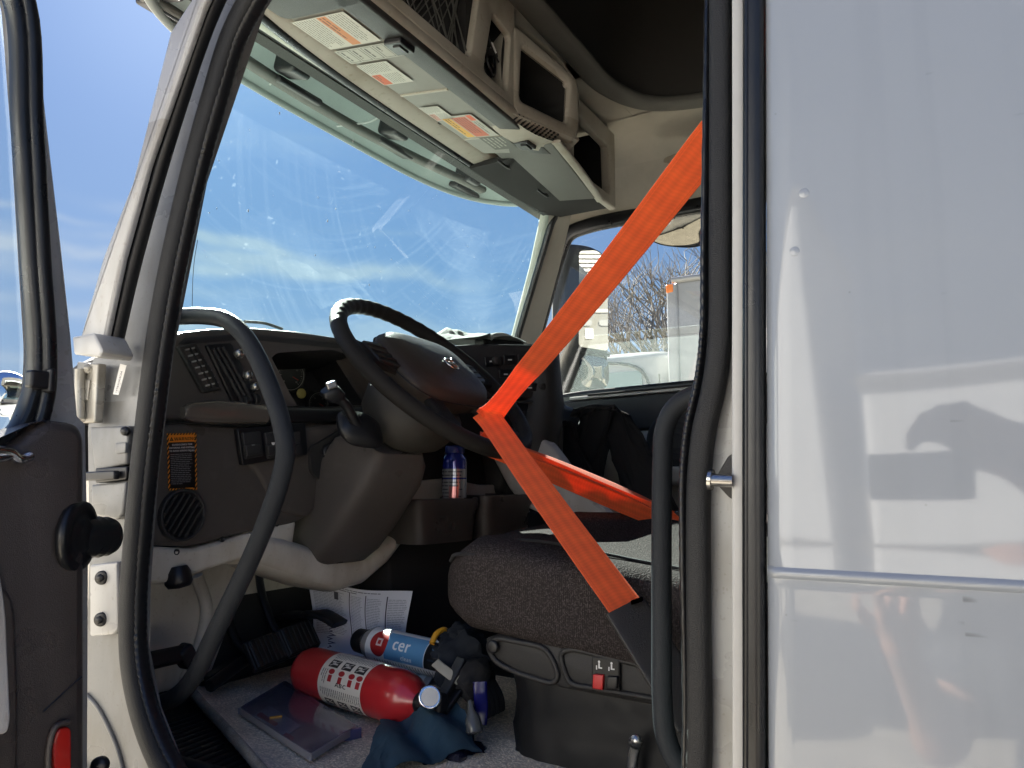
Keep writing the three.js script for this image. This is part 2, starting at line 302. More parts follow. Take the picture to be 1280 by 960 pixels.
function canvasMat(w, h, draw, rough = .5, o = {}) {
  const c = document.createElement('canvas'); c.width = w; c.height = h; const g = c.getContext('2d'); draw(g, w, h);
  const t = new THREE.CanvasTexture(c); t.colorSpace = THREE.SRGBColorSpace; return M([1, 1, 1], rough, { map: t, ...o });
}
function lines(g, x, y, w, n, dh, th, col, seed) { const r = rng(seed); g.fillStyle = col; for (let i = 0; i < n; i++) { let q = x; const end = x + w * (i === n - 1 ? .5 : .8 + .2 * r()); while (q < end) { const l = (2 + r() * 7) * th * .9; g.fillRect(q, y + i * dh, Math.min(l, end - q), th); q += l + th * .8; } } }

// ------------------------------------------------------------------ the yard
{
  const g = new THREE.PlaneGeometry(900, 900, 1, 1); g.rotateX(-Math.PI / 2);
  const o = part('ground', g, m.gravel); o.userData.kind = 'structure'; o.userData.label = 'flat gravel truck yard running out to the trees';
}

// ------------------------------------------------------------------ the truck whose cab one looks into
const truck = thing('highway_truck', 'white highway truck seen through its open driver door, brown dashboard and orange belt inside', 'truck', v3(1.76, 0, -.9));
const T = truck;
const XS = .66, XJ = .70, XI = .712;                 // outer skin, jamb, inner edge of the door opening

// outer skin behind the door, with a pressed step and small painted rivet heads
{
  const zEdge = (y) => -.1405 + .036 * y * 1.0;
  const prof = (t) => t < .5 ? [XS, 2.05 - t * 2 * 2.120] : t < .56 ? [XS - .0030 * Math.sin((t - .5) / .06 * Math.PI), -.070 - (t - .5) / .06 * .010] : [XS, -.080 - (t - .56) / .44 * .95];
  const upper = grid((s, t) => { const [x, y] = prof(t), q = s < .02 ? -1 : (s - .02) / .98, z = zEdge(y); return q < 0 ? V(x + .012, y, z + .004) : V(x + (q < .003 ? .0022 : 0) + .0012 * Math.sin(y * 5 + q * 9) * Math.sin(q * 40), y, z + (q < .003 ? .0 : q * 2.4)); }, 160, 220);
  const side = part('side_panel', upper, m.paint, T, { label: 'white painted sleeper side panel with a pressed step' });
  for (const [u, v] of [[1005, 241], [993, 314]]) {
    const p = px(u, v, { x: XS }), r = .0042;
    part('rivet', turned(p.clone().setX(p.x + .0005), v3(-1, 0, 0), [[r, 0], [r * .9, .0002], [r * .6, .0004], [0, .0005]], 18), m.paint, side);
  }
}
// rear jamb of the door opening, from the skin inwards
{
  const w = (list, x) => list.map(([u, v]) => px(u, v, { x }));
  part('door_jamb', plate(w([[936, -260], [936, 1250], [874, 1250], [874, 700], [874, 600], [882, 530], [902, 440], [903, -260]], XJ + .022), .03, { bevel: .002 }), m.jambRear, T, { label: 'dusty white rear jamb of the door opening' });
  part('jamb_flange', sweep(w([[923, -260], [924, 200], [924, 640], [925, 960], [925, 1250]], XJ), oval(.0058, .006, 12, 4), v3(-1, 0, 0)), m.jambFlange, T);
  part('weatherstrip', [sweep(w([[943, -260], [943, 200], [943, 640], [944, 960], [944, 1250]], XS + .014), oval(.0095, .0115, 18, 2.6), v3(-1, 0, 0)),
    sweep(w([[936, -260], [936, 300], [936, 1250]], XS + .013), oval(.003, .012, 10, 2.4), v3(-1, 0, 0))], m.rubber, T);
  // striker
  const st = part('striker', plate(w([[917, 566], [917, 625], [911, 622], [897, 607], [897, 592], [910, 570]], XJ + .010), .006, { round: .002, bevel: .0015 }), m.seatPlastic, T);
  part('striker_pin', [rod(px(889, 600, { x: XJ - .012 }), px(915, 601, { x: XJ - .008 }), .0058), rod(px(886.5, 599.5, { x: XJ - .012 }), px(891, 600, { x: XJ - .012 }), .0095)], m.steel, st);
}
// front pillar and its jamb
{
  const w = (list, x) => list.map(([u, v]) => px(u, v, { x }));
  part('front_pillar', plate(w([[292, -140], [238, 0], [212, 40], [165, 228], [128, 322], [99, 424], [126, 442], [152, 322], [184, 205], [252, 10], [322, -140]], XS + .006), .012, { bevel: .006, round: .004 }), m.pillar, T, { label: 'white windscreen pillar with brown water stains' });
  part('pillar_jamb', plate(w([[300, -140], [247, 0], [150, 320], [124, 440], [116, 450], [110, 540], [112, 700], [106, 870], [108, 1150], [262, 1150], [206, 962], [178, 890], [163, 810], [165, 740], [175, 600], [195, 440], [238, 220], [312, 0], [400, -140]], XJ + .022), .03, {}), m.jamb, T, { label: 'grimy white hinge pillar jamb' });
  part('weatherstrip', sweep(w([[345, -140], [268, 0], [218, 140], [166, 320], [138, 440]], XJ - .010), oval(.0165, .012, 16, 2.8), v3(-1, 0, 0)), m.rubber, T);
  part('pillar_bracket', plate(w([[90, 421], [117, 416], [128, 438], [124, 446], [92, 443]], XS - .012), .05, { round: .004, bevel: .003 }), m.pillar, T);
  // upper hinge
  const h = part('door_hinge', [plate(w([[96, 452], [123, 454], [118, 528], [97, 529]], XJ - .004), .014, { round: .004, bevel: .002 }), rod(px(100, 462, { x: XJ - .012 }), px(99, 524, { x: XJ - .012 }), .008), plate(w([[103, 474], [112, 475], [109, 500], [101, 500]], XJ - .007), .006, { round: .002, bevel: .001 })], m.steelDirty, T);
  for (const [u, v] of [[111, 461], [104, 521]]) { const p = px(u, v, { x: XJ - .004 }); part('bolt', [turned(p, v3(-.8, 0, .6), [[.0085, -.004], [.0085, .002], [.006, .004], [0, .0042]], 20), turned(p.clone().add(v3(-.003, 0, .0024)), v3(-.8, 0, .6), [[.0045, 0], [.0045, .003], [0, .003]], 6)], m.steelDirty, h); }
  // check strap with its slot, flange plates and their fasteners
  const f1 = part('jamb_bracket', plate(w([[112, 534], [160, 532], [157, 580], [118, 588]], XJ + .002), .016, { round: .004, bevel: .003 }), m.jamb, T);
  part('cap', turned(px(157, 539, { x: XJ - .002 }), v3(-.8, 0, .6), [[.0068, -.004], [.0068, .003], [.004, .005], [0, .0055]], 20), m.rubber, f1);
  part('raised_pad', plate(w([[144, 554], [157, 553], [156, 566], [144, 567]], XJ - .002), .006, { round: .002, bevel: .001 }), m.jamb, f1);
  part('check_strap', [plate(w([[119, 585], [158, 583], [157, 599], [119, 604]], XJ + .001), .02, { round: .003, bevel: .002 }), plate(w([[104, 590], [142, 588], [142, 599], [104, 601]], XJ - .012), .010, { round: .003, bevel: .002 })], m.black, T);
  part('jamb_bracket', plate(w([[114, 606], [157, 602], [153, 642], [146, 650], [114, 644]], XJ + .002), .016, { round: .005, bevel: .003 }), m.jamb, T);
  const f2 = part('jamb_bracket', plate(w([[112, 706], [146, 702], [148, 786], [142, 793], [112, 796]], XJ + .001), .016, { round: .005, bevel: .003 }), m.pillar, T);
  for (const [u, v] of [[128, 722], [127, 774]]) { const p = px(u, v, { x: XJ }); part('bolt', [turned(p, v3(-.85, 0, .5), [[.010, -.004], [.010, .003], [.0085, .0055], [0, .006]], 24), turned(p.clone().add(v3(-.0045, 0, .0026)), v3(-.85, 0, .5), [[.006, 0], [.0055, .0045], [0, .005]], 6)], m.rubber, f2); }
  // fender edge low on the pillar
  part('fender_edge', sweep(w([[108, 868], [122, 884], [136, 910], [148, 940], [158, 980]], XJ + .020), oval(.003, .0035, 8), v3(-1, 0, 0)), m.jamb, T);
  const bp = px(124, 957, { x: XS - .02 }); part('bolt', turned(bp, v3(-.85, .2, .5), [[.011, -.006], [.011, .002], [.008, .005], [0, .006]], 20), m.rubber, T);
  // paper strip with a row of printed characters
  const paper = canvasMat(64, 256, (g, W, Hh) => { g.fillStyle = '#c9c8c6'; g.fillRect(0, 0, W, Hh); g.save(); g.translate(40, Hh - 14); g.rotate(-Math.PI / 2); g.fillStyle = '#33343a'; g.font = 'bold 26px monospace'; g.fillText('1XTB35908C04', 0, 0); g.fillStyle = '#6a6a70'; g.font = '11px monospace'; g.fillText('MFD 0417 GVWR', 6, 16); g.restore(); }, .6);
  part('jamb_sticker', decal(px(143.5, 493, { x: XJ + .010 }), px(150.5, 494, { x: XJ + .010 }), px(160.5, 457, { x: XJ + .010 }), px(152.5, 455, { x: XJ + .010 }), .003), paper, T, { uv: true });
}
// the big rubber seal that runs round the whole door opening
{
  const left = [[312, 0], [289, 46], [263, 130], [241, 210], [222, 290], [207, 362], [194, 440], [184, 520], [175, 600], [168, 680], [163, 760], [165, 830], [180, 900], [206, 962], [262, 1040], [360, 1100]];
  const right = [[800, 1110], [862, 1060], [873, 960], [873, 700], [874, 600], [880, 540], [893, 480], [900, 420], [901, 300], [901, 0], [900, -200], [870, -270], [760, -285], [480, -200], [352, -62]];
  const P = [...left, ...right].map(([u, v]) => px(u, v, { x: XI }));
  const pr = oval(.0165, .015, 18, 2.5);
  part('door_seal', sweep(P, pr, v3(-1, 0, 0), { closed: true, n: 260, scale: (t) => 0.94 - .27 * sm(.52, .60, t) * (1 - sm(.90, .97, t)) }), m.seal, T, { label: 'thick black rubber seal round the driver door opening' });
  const q = P.map((p, i) => p); const c = q.reduce((s, p) => s.add(p), v3()).divideScalar(q.length);
  // finger lip with fine ribs on the cab side of the seal
  const lip = q.map(p => { const d = c.clone().sub(p).setX(0).normalize(); return p.clone().addScaledVector(d, .0165).add(v3(.006, 0, 0)); });
  part('seal_lip', sweep(lip, oval(.0042, .011, 10), v3(-1, 0, 0), { closed: true, n: 900, scale: (t) => 1 + .05 * Math.sin(t * 900 * Math.PI * .5) }), m.rubber, T);
}

// driver door, swung open
{
  const D = group('driver_door', T, 'open driver door seen nearly edge on, brown trim below and glass above'), zd = { z: -1.0 };
  const w = (list, z = -1.0) => list.map(([u, v]) => px(u, v, { z }));
  const outer = [[32, -140], [43, 0], [60, 155], [78, 310], [90, 420], [98, 520], [108, 530], [112, 700], [110, 1150], [-900, 1150], [-900, -140]];
  const hole = [[-12, -70], [16, 0], [28, 160], [38, 330], [45, 440], [42, 490], [20, 545], [-60, 570], [-700, 575], [-760, 500], [-700, -40], [-300, -80]];
  part('door_shell', plate(w(outer), .018, { holes: [w(hole)], bevel: .005, holeRound: .02 }), m.pillar, D);
  part('window_seal', [sweep(w([[-20, -70], [17, 0], [28, 160], [39, 330], [46, 440], [42, 490], [17, 543], [-60, 566], [-700, 571]], -.992), oval(.011, .014, 14, 3), v3(0, 0, 1)), sweep(w([[-4, -70], [31, 0], [42, 160], [51, 330], [58, 440], [55, 500], [34, 552], [-40, 585], [-700, 590]], -.985), oval(.0095, .014, 14, 3), v3(0, 0, 1))], m.rubber, D);
  part('window_glass', plate(w(hole, -1.018), .004, { face: v3(0, 0, 1) }), m.glass, D);
  part('window_latch', [obox(px(50, 475, { z: -.972 }), v3(1, 0, 0), v3(0, 1, 0), v3(0, 0, 1), [.030, .022, .016], .004), obox(px(60, 476, { z: -.972 }), v3(1, 0, 0), v3(0, 1, 0), v3(0, 0, 1), [.008, .030, .022], .003)], m.black, D);
  // trim: rounded moulding standing proud of the shell
  const trim = part('door_trim', plate(w([[-900, 565], [20, 556], [48, 530], [60, 524], [100, 529], [109, 545], [110, 900], [108, 1150], [-900, 1150]], -.955), .05, { bevel: .014, round: .012 }), m.doorTrim, D);
  part('trim_ledge', grid((s, t) => px(-500 + 560 * s, 556 - 26 * sm(.86, 1, s), { z: -.955 }).add(v3(0, .004 + .003 * Math.sin(s * 3), -.045 * t)), 30, 4), m.doorTrim, D);
  part('defroster_slot', [sweep(w([[36, 560], [50, 551], [64, 545]], -.968), oval(.0055, .006, 10, 3), v3(0, 1, 0)), ...[0, 1, 2, 3].map(i => obox(px(40 + i * 7, 557 - i * 4, { z: -.962 }), v3(1, 0, 0), v3(0, 1, 0), v3(0, 0, 1), [.0015, .012, .012], .0005))], m.black, D);
  part('door_pull', [sweep(w([[-120, 556], [-20, 562], [12, 566], [24, 574], [38, 570]], -.940), oval(.008, .006, 12), v3(0, 1, 0)), sweep(w([[-120, 575], [0, 573], [20, 567]], -.938), oval(.005, .005, 10), v3(0, 1, 0))], m.chrome, D);
  part('map_pocket', plate(w([[-400, 690], [-4, 690], [8, 760], [14, 900], [10, 918], [-400, 960]], -.950), .012, { round: .02, bevel: .003 }), m.greyTrim, D, { label: 'pale grey insert low in the door trim' });
  part('trim_groove', sweep(w([[102, 846], [84, 862], [54, 890]], -.9545), oval(.0012, .0014, 8), v3(0, 0, 1)), m.black, D);
  part('speaker_bulge', plate(w([[18, 720], [24, 880], [22, 960], [30, 1150], [-400, 1150], [-400, 700]], -.951), .01, { round: .05, bevel: .004 }), m.doorTrim, D);
  const rf = part('reflector', plate(w([[68, 968], [66, 930], [72, 912], [84, 908], [90, 912], [90, 968]], -.949), .012, { round: .006, bevel: .003 }), m.redLens, D);
  part('bezel', sweep(w([[60, 975], [62, 930], [70, 908], [86, 902]], -.949), oval(.0035, .004, 10), v3(0, 0, 1)), m.doorTrim, rf);
  // rubber wiring boot between door edge and pillar
  const bc = px(101, 670, { z: -.962 }), ax = v3(.55, 0, .84);
  const boot = part('wiring_boot', turned(bc.clone().addScaledVector(ax, -.012), ax, [[0, .0], [.020, .0], [.043, .002], [.045, .008], [.043, .014], [.034, .016], [.031, .013], [.022, .015], [.019, .019], [0, .02]], 40).scale(1, 1, 1), m.rubber, D);
  part('bellows', turned(px(112, 672, { z: -.985 }), v3(1, 0, -.12), [[.024, -.02], [.027, 0], [.023, .006], [.027, .012], [.023, .018], [.026, .024], [.023, .032], [0, .033]], 28), m.rubber, boot);
}

// roof, walls and floor that close the cab
{
  part('floor_pan', box([.70, -.425, -1.62], [2.86, -.50, 2.3], 0), m.matRubber, T);
  part('roof_shell', box([.62, 1.98, -1.25], [2.88, 2.04, 2.4], .02), m.white, T);
  part('rear_wall', box([.69, -.5, 2.25], [2.86, 1.98, 2.3], 0), m.white, T);
  part('sleeper_curtain', box([.80, -.42, 1.10], [2.70, 1.96, 1.14], .01), m.fabricBlack, T);
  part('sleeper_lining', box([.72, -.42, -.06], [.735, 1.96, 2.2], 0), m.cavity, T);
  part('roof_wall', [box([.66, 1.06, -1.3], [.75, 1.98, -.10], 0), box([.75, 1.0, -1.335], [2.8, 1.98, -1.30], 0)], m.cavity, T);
  // far side wall with the window opening
  const X = 2.74, q = (y, z) => V(X, y, z);
  const winPts = [q(1.02, -1.37), q(.29, -1.61), q(.33, -.36), q(1.02, -.40)];
  part('far_side_wall', plate([q(1.9, -1.18), q(1.10, -1.22), q(1.06, -1.40), q(.22, -1.66), q(-.5, -1.62), q(-.5, 2.3), q(1.9, 2.3)], .05, { holes: [winPts], holeRound: [.07, .05, .05, .07] }), m.white, T);
  part('side_window', plate(winPts.map(p => p.clone().setX(X + .025)), .005, { round: .05 }), m.glass, T);
  part('window_frame', sweep([q(1.012, -.4), q(1.012, -.8), q(1.008, -1.22), q(.985, -1.30), q(.90, -1.345), q(.60, -1.445), q(.36, -1.525), q(.312, -1.49), q(.318, -1.2), q(.345, -.4)].map(p => p.setX(X - .004)), oval(.030, .016, 14, 3.4), v3(-1, 0, 0), { n: 90 }), m.rubber, T);
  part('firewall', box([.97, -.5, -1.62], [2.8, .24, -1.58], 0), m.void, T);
  part('cowl', grid((s, t) => V(.84 + 1.84 * s, .12 - .04 * t, -1.54 - .24 * t), 4, 4), m.black, T);
  // bonnet falling away beyond the windscreen
  part('bonnet', grid((s, t) => { const k = 2 * s - 1; return V(1.76 + k * (.96 - .12 * t), .05 - .22 * t * t - .25 * Math.abs(k) ** 5, -1.72 - 1.55 * t); }, 30, 20), m.white, T);
  for (const [xa, k] of [[.84, .1], [2.68, -.1]]) part('bonnet_side', grid((s, t) => V(xa + k * s, -.20 - .8 * t - .22 * s * s, -1.72 - 1.5 * s), 10, 6), m.white, T);
}

{ // round mirror on the front wing, seen through the door glass
  const c = px(8, 492, { t: 2.5 }), d = v3(-.35, .05, .94).normalize();
  const h = part('hood_mirror', [turned(c, d, [[.072, 0], [.076, -.006], [.070, -.035], [.045, -.06], [0, -.07]], 36), rod(c.clone().addScaledVector(d, -.05), c.clone().add(v3(.18, -.30, -.1)), .010)], m.whitePlain, T);
  part('convex_glass', turned(c, d, [[.071, 0], [.06, .008], [.04, .014], [.02, .017], [0, .018]], 36), m.mirror, h);
}

// windscreen, its seal and the visor outside
{
  const y0 = .20, y1 = 1.00, zAt = (y, x) => -1.25 - (.98 - y) * .425 + .22 * Math.pow(Math.abs(x - 1.73) / .95, 3) * .35;
  const W = (s, t) => { const y = y1 + (y0 - y1) * t, hw = .715 + .08 * t, x = 1.73 + (2 * s - 1) * hw; return V(x, y, zAt(y, x)); };
  part('windscreen', grid(W, 30, 14), m.screen, T);
  part('windscreen_dust', grid((s, t) => W(s, t).add(v3(0, .0005, .0015)), 30, 14), m.dust, T, { uv: true });
  const r = []; for (let i = 0; i <= 14; i++) r.push(W(i / 14, .028)); for (let i = 1; i <= 12; i++) r.push(W(.995, i / 12));
  part('windscreen_seal', sweep(r.map(p => p.add(v3(0, 0, .006))), oval(.011, .012, 12, 3), v3(0, .3, 1), { n: 120 }), m.rubber, T);
  // clips along the upper seal
  for (let i = 0; i < 8; i++) { const p = W(.06 + i * .125, .015); part('seal_clip', obox(p.add(v3(0, .005, .022)), v3(1, 0, 0), v3(0, 1, 0), v3(0, 0, 1), [.016, .008, .016], .003), m.black, T); }
  // a run of bug marks and a hairline crack in the glass
  const rr = rng(44), marks = []; for (let i = 0; i < 46; i++) { const p = W(.05 + rr() * .9, .16 + rr() * .55).add(v3(0, 0, .002)), s = .0006 + .0014 * rr() * rr(); const b = new THREE.IcosahedronGeometry(s, 1); b.scale(1, 1 + rr() * 2, .3); b.translate(p.x, p.y, p.z); marks.push(b); }
  part('windscreen_speck', marks, m.whitePlain, T).userData.kind = 'stuff';
  part('windscreen_crack', tube([px(247, 300, { z: -1.44 }), px(243, 325, { z: -1.44 }), px(241, 350, { z: -1.46 }), px(240, 392, { z: -1.47 })].map(p => p), .0007, 20, 6), m.black, T);
  // visor: curved shell with brackets
  const S = group('sun_visor', T, 'white exterior sun visor above the windscreen');
  const edgeZ = (x) => -1.63 + .16 * Math.pow(Math.abs(x - 1.74) / .84, 4), edgeY = 1.085;
  const xa = .90, xb = 2.58, cl = (s) => xa + (xb - xa) * s, endF = (s) => Math.pow(Math.max(0, 1 - Math.pow(Math.abs(2 * s - 1), 14)), .5);
  const sk = (dy, dz) => grid((s, t) => { const x = cl(s), z = -1.36 + (edgeZ(x) + 1.36) * t * (.25 + .75 * endF(s)); return V(x, edgeY + dy * (1 - t * t) + .10 * (1 - t), z + dz); }, 60, 14);
  part('visor_shell', [sk(.20, -.012), sweep(Array.from({ length: 41 }, (_, i) => { const s = .001 + i / 40 * .998, x = cl(s); return V(x, edgeY, -1.36 + (edgeZ(x) + 1.36) * (.25 + .75 * endF(s))); }), oval(.012, .010, 10), v3(0, 1, 0), { n: 120 })], m.visorAcrylic, S);
  part('visor_underside', sk(.135, .01), m.visorAcrylic, S);
  for (const x of [1.02, 1.42, 1.86, 2.30]) part('bracket', [obox(V(x, 1.125, -1.50), v3(1, 0, 0), v3(0, .95, .3).normalize(), v3(0, -.3, .95).normalize(), [.07, .06, .09], .015), obox(V(x + .07, 1.10, -1.56), v3(1, 0, 0), v3(0, .95, .3).normalize(), v3(0, -.3, .95).normalize(), [.17, .02, .05], .008)], m.black, S);
  part('visor_rail', sweep([V(1.0, 1.10, -1.54), V(1.7, 1.10, -1.57), V(2.4, 1.10, -1.50)], oval(.018, .012, 8, 3), v3(0, 1, 0)), m.visorGrey, S);
  for (const w of [tube([V(1.36, 1.18, -1.40), V(1.40, 1.13, -1.50), V(1.43, 1.10, -1.60)], .003, 12, 6), tube([V(1.74, 1.18, -1.40), V(1.77, 1.12, -1.50), V(1.70, 1.09, -1.60)], .003, 12, 6)]) part('marker_wire', w, m.whitePlain, S);
  const wp = part('wiper', [sweep([px(306, 402, { z: -1.56 }), px(330, 404, { z: -1.56 }), px(352, 411, { z: -1.57 })], oval(.004, .006, 8), v3(0, 0, 1))], m.void, T);
}

// far windscreen pillar (inside) and headliner
{
  const A = (y, x, z) => V(x, y, z);
  part('inner_pillar', loft([[1.02, 2.42, -1.22], [.8, 2.50, -1.325], [.5, 2.545, -1.445], [.2, 2.58, -1.57]].map(([y, x, z], i) => ring(A(y, x + .03, z + .02), v3(.85, 0, .5), v3(-.5, 0, .85), .060, .03, 3.5, 24))), m.liner, T);
  part('header_trim', sweep([V(.80, .993, -1.215), V(1.6, .993, -1.217), V(2.30, .993, -1.20), V(2.50, .995, -1.19)], oval(.020, .045, 16, 3), v3(0, .12, 1)), m.cream, T);
  // curved side headliner above the far window
  part('headliner', [grid((s, t) => { const z = -1.32 + s * 1.5, a = t * Math.PI / 2; return V(2.735 - .26 * (1 - Math.cos(a)), 1.025 + .235 * Math.sin(a), z); }, 20, 14), grid((s, t) => V(2.48 - .06 * t, 1.26, -1.32 + s * 1.5), 8, 2), box([2.0, 1.262, -1.32], [2.5, 1.275, -.9], 0), box([.76, 1.262, -1.32], [2.1, 1.275, -.93], 0), plate([V(2.15, 1.2635, -.905), V(2.5, 1.2635, -.905), V(2.5, 1.2635, -.55), V(2.43, 1.2635, -.60), V(2.415, 1.2635, -.76), V(2.35, 1.2635, -.835), V(2.25, 1.2635, -.88)], .01, { face: v3(0, -1, 0) }), grid((s, t) => { const a = t * Math.PI / 2, x = 2.735 - .5 * t; return V(x, 1.03 + .22 * t * t, -1.235 - .02 * t); }, 4, 8)], m.liner, T, { label: 'cream cloth headliner' });
  // lip of the raised roof well
  const lip = [V(.80, 1.262, -.905), V(1.4, 1.262, -.905), V(1.95, 1.262, -.905), V(2.2, 1.262, -.895), V(2.36, 1.262, -.82), V(2.43, 1.262, -.66), V(2.44, 1.262, -.3), V(2.44, 1.262, .3)];
  part('roof_well_lip', sweep(lip, oval(.040, .016, 16, 2.4), v3(0, 1, 0), { n: 70 }), m.visorGrey, T);
  const wall = new THREE.CatmullRomCurve3(lip, false, 'centripetal');
  part('roof_well', [grid((s, t) => { const p = wall.getPoint(s); return V(p.x, 1.27 + .68 * t, p.z).add(v3(0, 0, 0)); }, 50, 6), box([.75, 1.94, -1.0], [2.6, 1.97, 1.2], 0)], m.cavity, T, { label: 'raised roof well coloured dark for its lack of light' });
  // lamp on the far headliner
  const lm = part('dome_lamp', loft([0, .5, 1].map(k => ring(V(2.60 - .012 * k, 1.155 - .012 * k, -.72), v3(0, 0, 1), v3(.6, .8, 0).normalize(), .13 - .03 * k * k, .034 - .01 * k * k, 3, 24))), m.cream, T);
  part('lamp_lens', loft([0, 1].map(k => ring(V(2.585 - .006 * k, 1.137 - .004 * k, -.70), v3(0, 0, 1), v3(.6, .8, 0).normalize(), .05 - .01 * k, .018 - .004 * k, 3, 20))), m.greyTrim, lm);
}

// overhead console with open pockets
{
  const O = group('overhead_console', T, 'cream overhead console with open pockets and a grey labelled flap');
  const zf = -.945, f = (x, y, z = zf) => V(x, y, z);
  part('console_body', [plate([f(.90, .972), f(1.67, .972), f(1.67, 1.262), f(.90, 1.262)], .02, { holes: [[f(.96, 1.002), f(1.452, 1.002), f(1.50, 1.235), f(.96, 1.235)], [f(1.512, 1.0), f(1.628, .995), f(1.648, 1.165), f(1.556, 1.178)]], holeRound: .018, bevel: .004, face: v3(0, 0, 1) }),
    sweep([V(.86, .965, -.962), V(1.4, .965, -.962), V(1.72, .963, -.958)], oval(.022, .017, 14), v3(0, .4, 1)),
    plate([V(.86, .985, -1.185), V(1.90, .985, -1.19), V(1.90, .968, -.97), V(.86, .968, -.965)], .02, { bevel: .004 })], m.cream, O);
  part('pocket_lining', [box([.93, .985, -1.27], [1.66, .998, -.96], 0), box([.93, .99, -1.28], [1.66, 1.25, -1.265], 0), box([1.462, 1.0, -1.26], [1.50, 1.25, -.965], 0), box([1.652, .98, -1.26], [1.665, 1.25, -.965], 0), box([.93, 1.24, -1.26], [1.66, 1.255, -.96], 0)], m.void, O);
  // mesh net behind the first pocket: diagonal strands
  const net = []; for (let i = -8; i < 26; i++) { const a = .96 + i * .024; for (const s of [1, -1]) { const x0 = s > 0 ? a : a + .16, x1 = s > 0 ? a + .16 : a; net.push(rod(V(Math.min(1.47, Math.max(.95, x0)), 1.0, -.985 - .03 * Math.sin(i)), V(Math.min(1.47, Math.max(.95, x1)), 1.235, -.985), .0016, .0016, 4)); } }
  part('cargo_net', net, m.visorGrey, O).userData.kind = 'stuff';
  // odds and ends stowed in the second pocket
  part('radio_knob', [turned(V(1.585, 1.045, -.985), v3(-.2, -.1, 1), [[.02, 0], [.02, .012], [.015, .016], [0, .017]], 24), obox(V(1.60, 1.10, -.98), v3(.9, .3, 0).normalize(), v3(-.3, .9, 0).normalize(), v3(0, 0, 1), [.05, .02, .02], .004)], m.black, O);
  part('cable', [tube([V(1.535, 1.08, -.96), V(1.545, 1.03, -.95), V(1.575, 1.02, -.955), V(1.60, 1.05, -.965), V(1.60, 1.09, -.97)], .0035, 24, 8), tube([V(1.55, 1.13, -.96), V(1.57, 1.09, -.955), V(1.61, 1.075, -.96)], .0025, 20, 8)], m.black, O);
  part('cable_tip', rod(V(1.565, 1.105, -.955), V(1.585, 1.085, -.953), .0025), m.whitePlain, O);
  // bulged pocket turned towards the driver
  const a0 = V(1.655, .945, -.945), a1 = V(1.915, .925, -.870), up = v3(0, 1, 0), q = (s, y) => a0.clone().lerp(a1, s).setY(y + H);
  const dA = a1.clone().sub(a0).setY(0).normalize(), nA = v3(-dA.z, 0, dA.x), face = [q(0, .953), q(.96, .955), q(1.02, 1.01), q(1.0, 1.15), q(.0, 1.21)], back = (l, k) => l.map(p => p.clone().addScaledVector(nA, -k));
  const hole = [q(.12, 1.0), q(.80, .998), q(.84, 1.122), q(.15, 1.155)];
  part('side_pocket', [plate(face, .03, { round: .035, bevel: .014, holes: [hole], holeRound: .014 }), loft([0, 1, 2].map(k => { const c = face.reduce((s, p) => s.add(p), v3()).divideScalar(5), cv = new THREE.CatmullRomCurve3(back(face, .014 + k * .04), true, 'centripetal', .5); return cv.getPoints(40).slice(0, -1).map(p => p.lerp(c, .02)); }), { cap: false })], m.cream, O);
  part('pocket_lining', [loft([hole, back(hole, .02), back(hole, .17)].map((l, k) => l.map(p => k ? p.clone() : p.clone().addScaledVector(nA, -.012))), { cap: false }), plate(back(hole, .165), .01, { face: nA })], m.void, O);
  const dots = []; for (let i = 0; i < 11; i++) for (let j = 0; j < 6; j++) { const s = .10 + i * .058, p = q(s, .957).lerp(V(1.64 + .31 * s, .939, -.955), .12 + j * .155); dots.push(obox(p, dA, v3(0, 1, 0), nA, [.006, .005, .006], .001)); }
  part('speaker_grille', dots, m.black, O).userData.kind = 'stuff';
  part('console_underside', plate([q(0, .956), q(1, .958), V(1.95, .939, -.955), V(1.64, .939, -.955)], .012, { face: v3(0, -1, .5), bevel: .002 }), m.cream, O);
  // labelled grey flap in the underside
  const L = (x, k) => V(x, .972 - .032 * k, -1.172 + .215 * k);   // k: 0 at the windscreen side, 1 at the driver side
  const flap = part('storage_flap', plate([L(1.00, .04), L(1.87, .02), L(1.90, .96), L(1.00, .96)], .016, { round: .012, bevel: .003 }), m.panelGrey, O, { label: 'grey flap covered with warning stickers' });
  part('flap_frame', [plate([L(.96, .74), L(1.88, .74), L(1.905, 1.02), L(.96, 1.02)].map(p => p.add(v3(0, -.006, 0))), .02, { round: .01, bevel: .005 }), plate([L(.94, -.02), L(1.085, -.02), L(1.085, 1.02), L(.94, 1.02)].map(p => p.add(v3(0, -.006, 0))), .02, { round: .03, bevel: .006 })], m.seatPlastic, O);
  for (const x of [1.235, 1.80]) { const c = L(x, .86).add(v3(0, -.012, 0)); part('latch', [obox(c, v3(1, 0, 0), v3(0, .99, .15), v3(0, -.15, .99), [.052, .014, .048], .004), obox(c.clone().add(v3(.0, -.008, .004)), v3(1, 0, 0), v3(0, .99, .15), v3(0, -.15, .99), [.032, .008, .02], .002)], m.black, flap); }
  const sticker = (x0, x1, k0, k1, mt) => part('sticker', decal(L(x0, k1), L(x1, k1), L(x1, k0), L(x0, k0), .004), mt, flap, { uv: true });
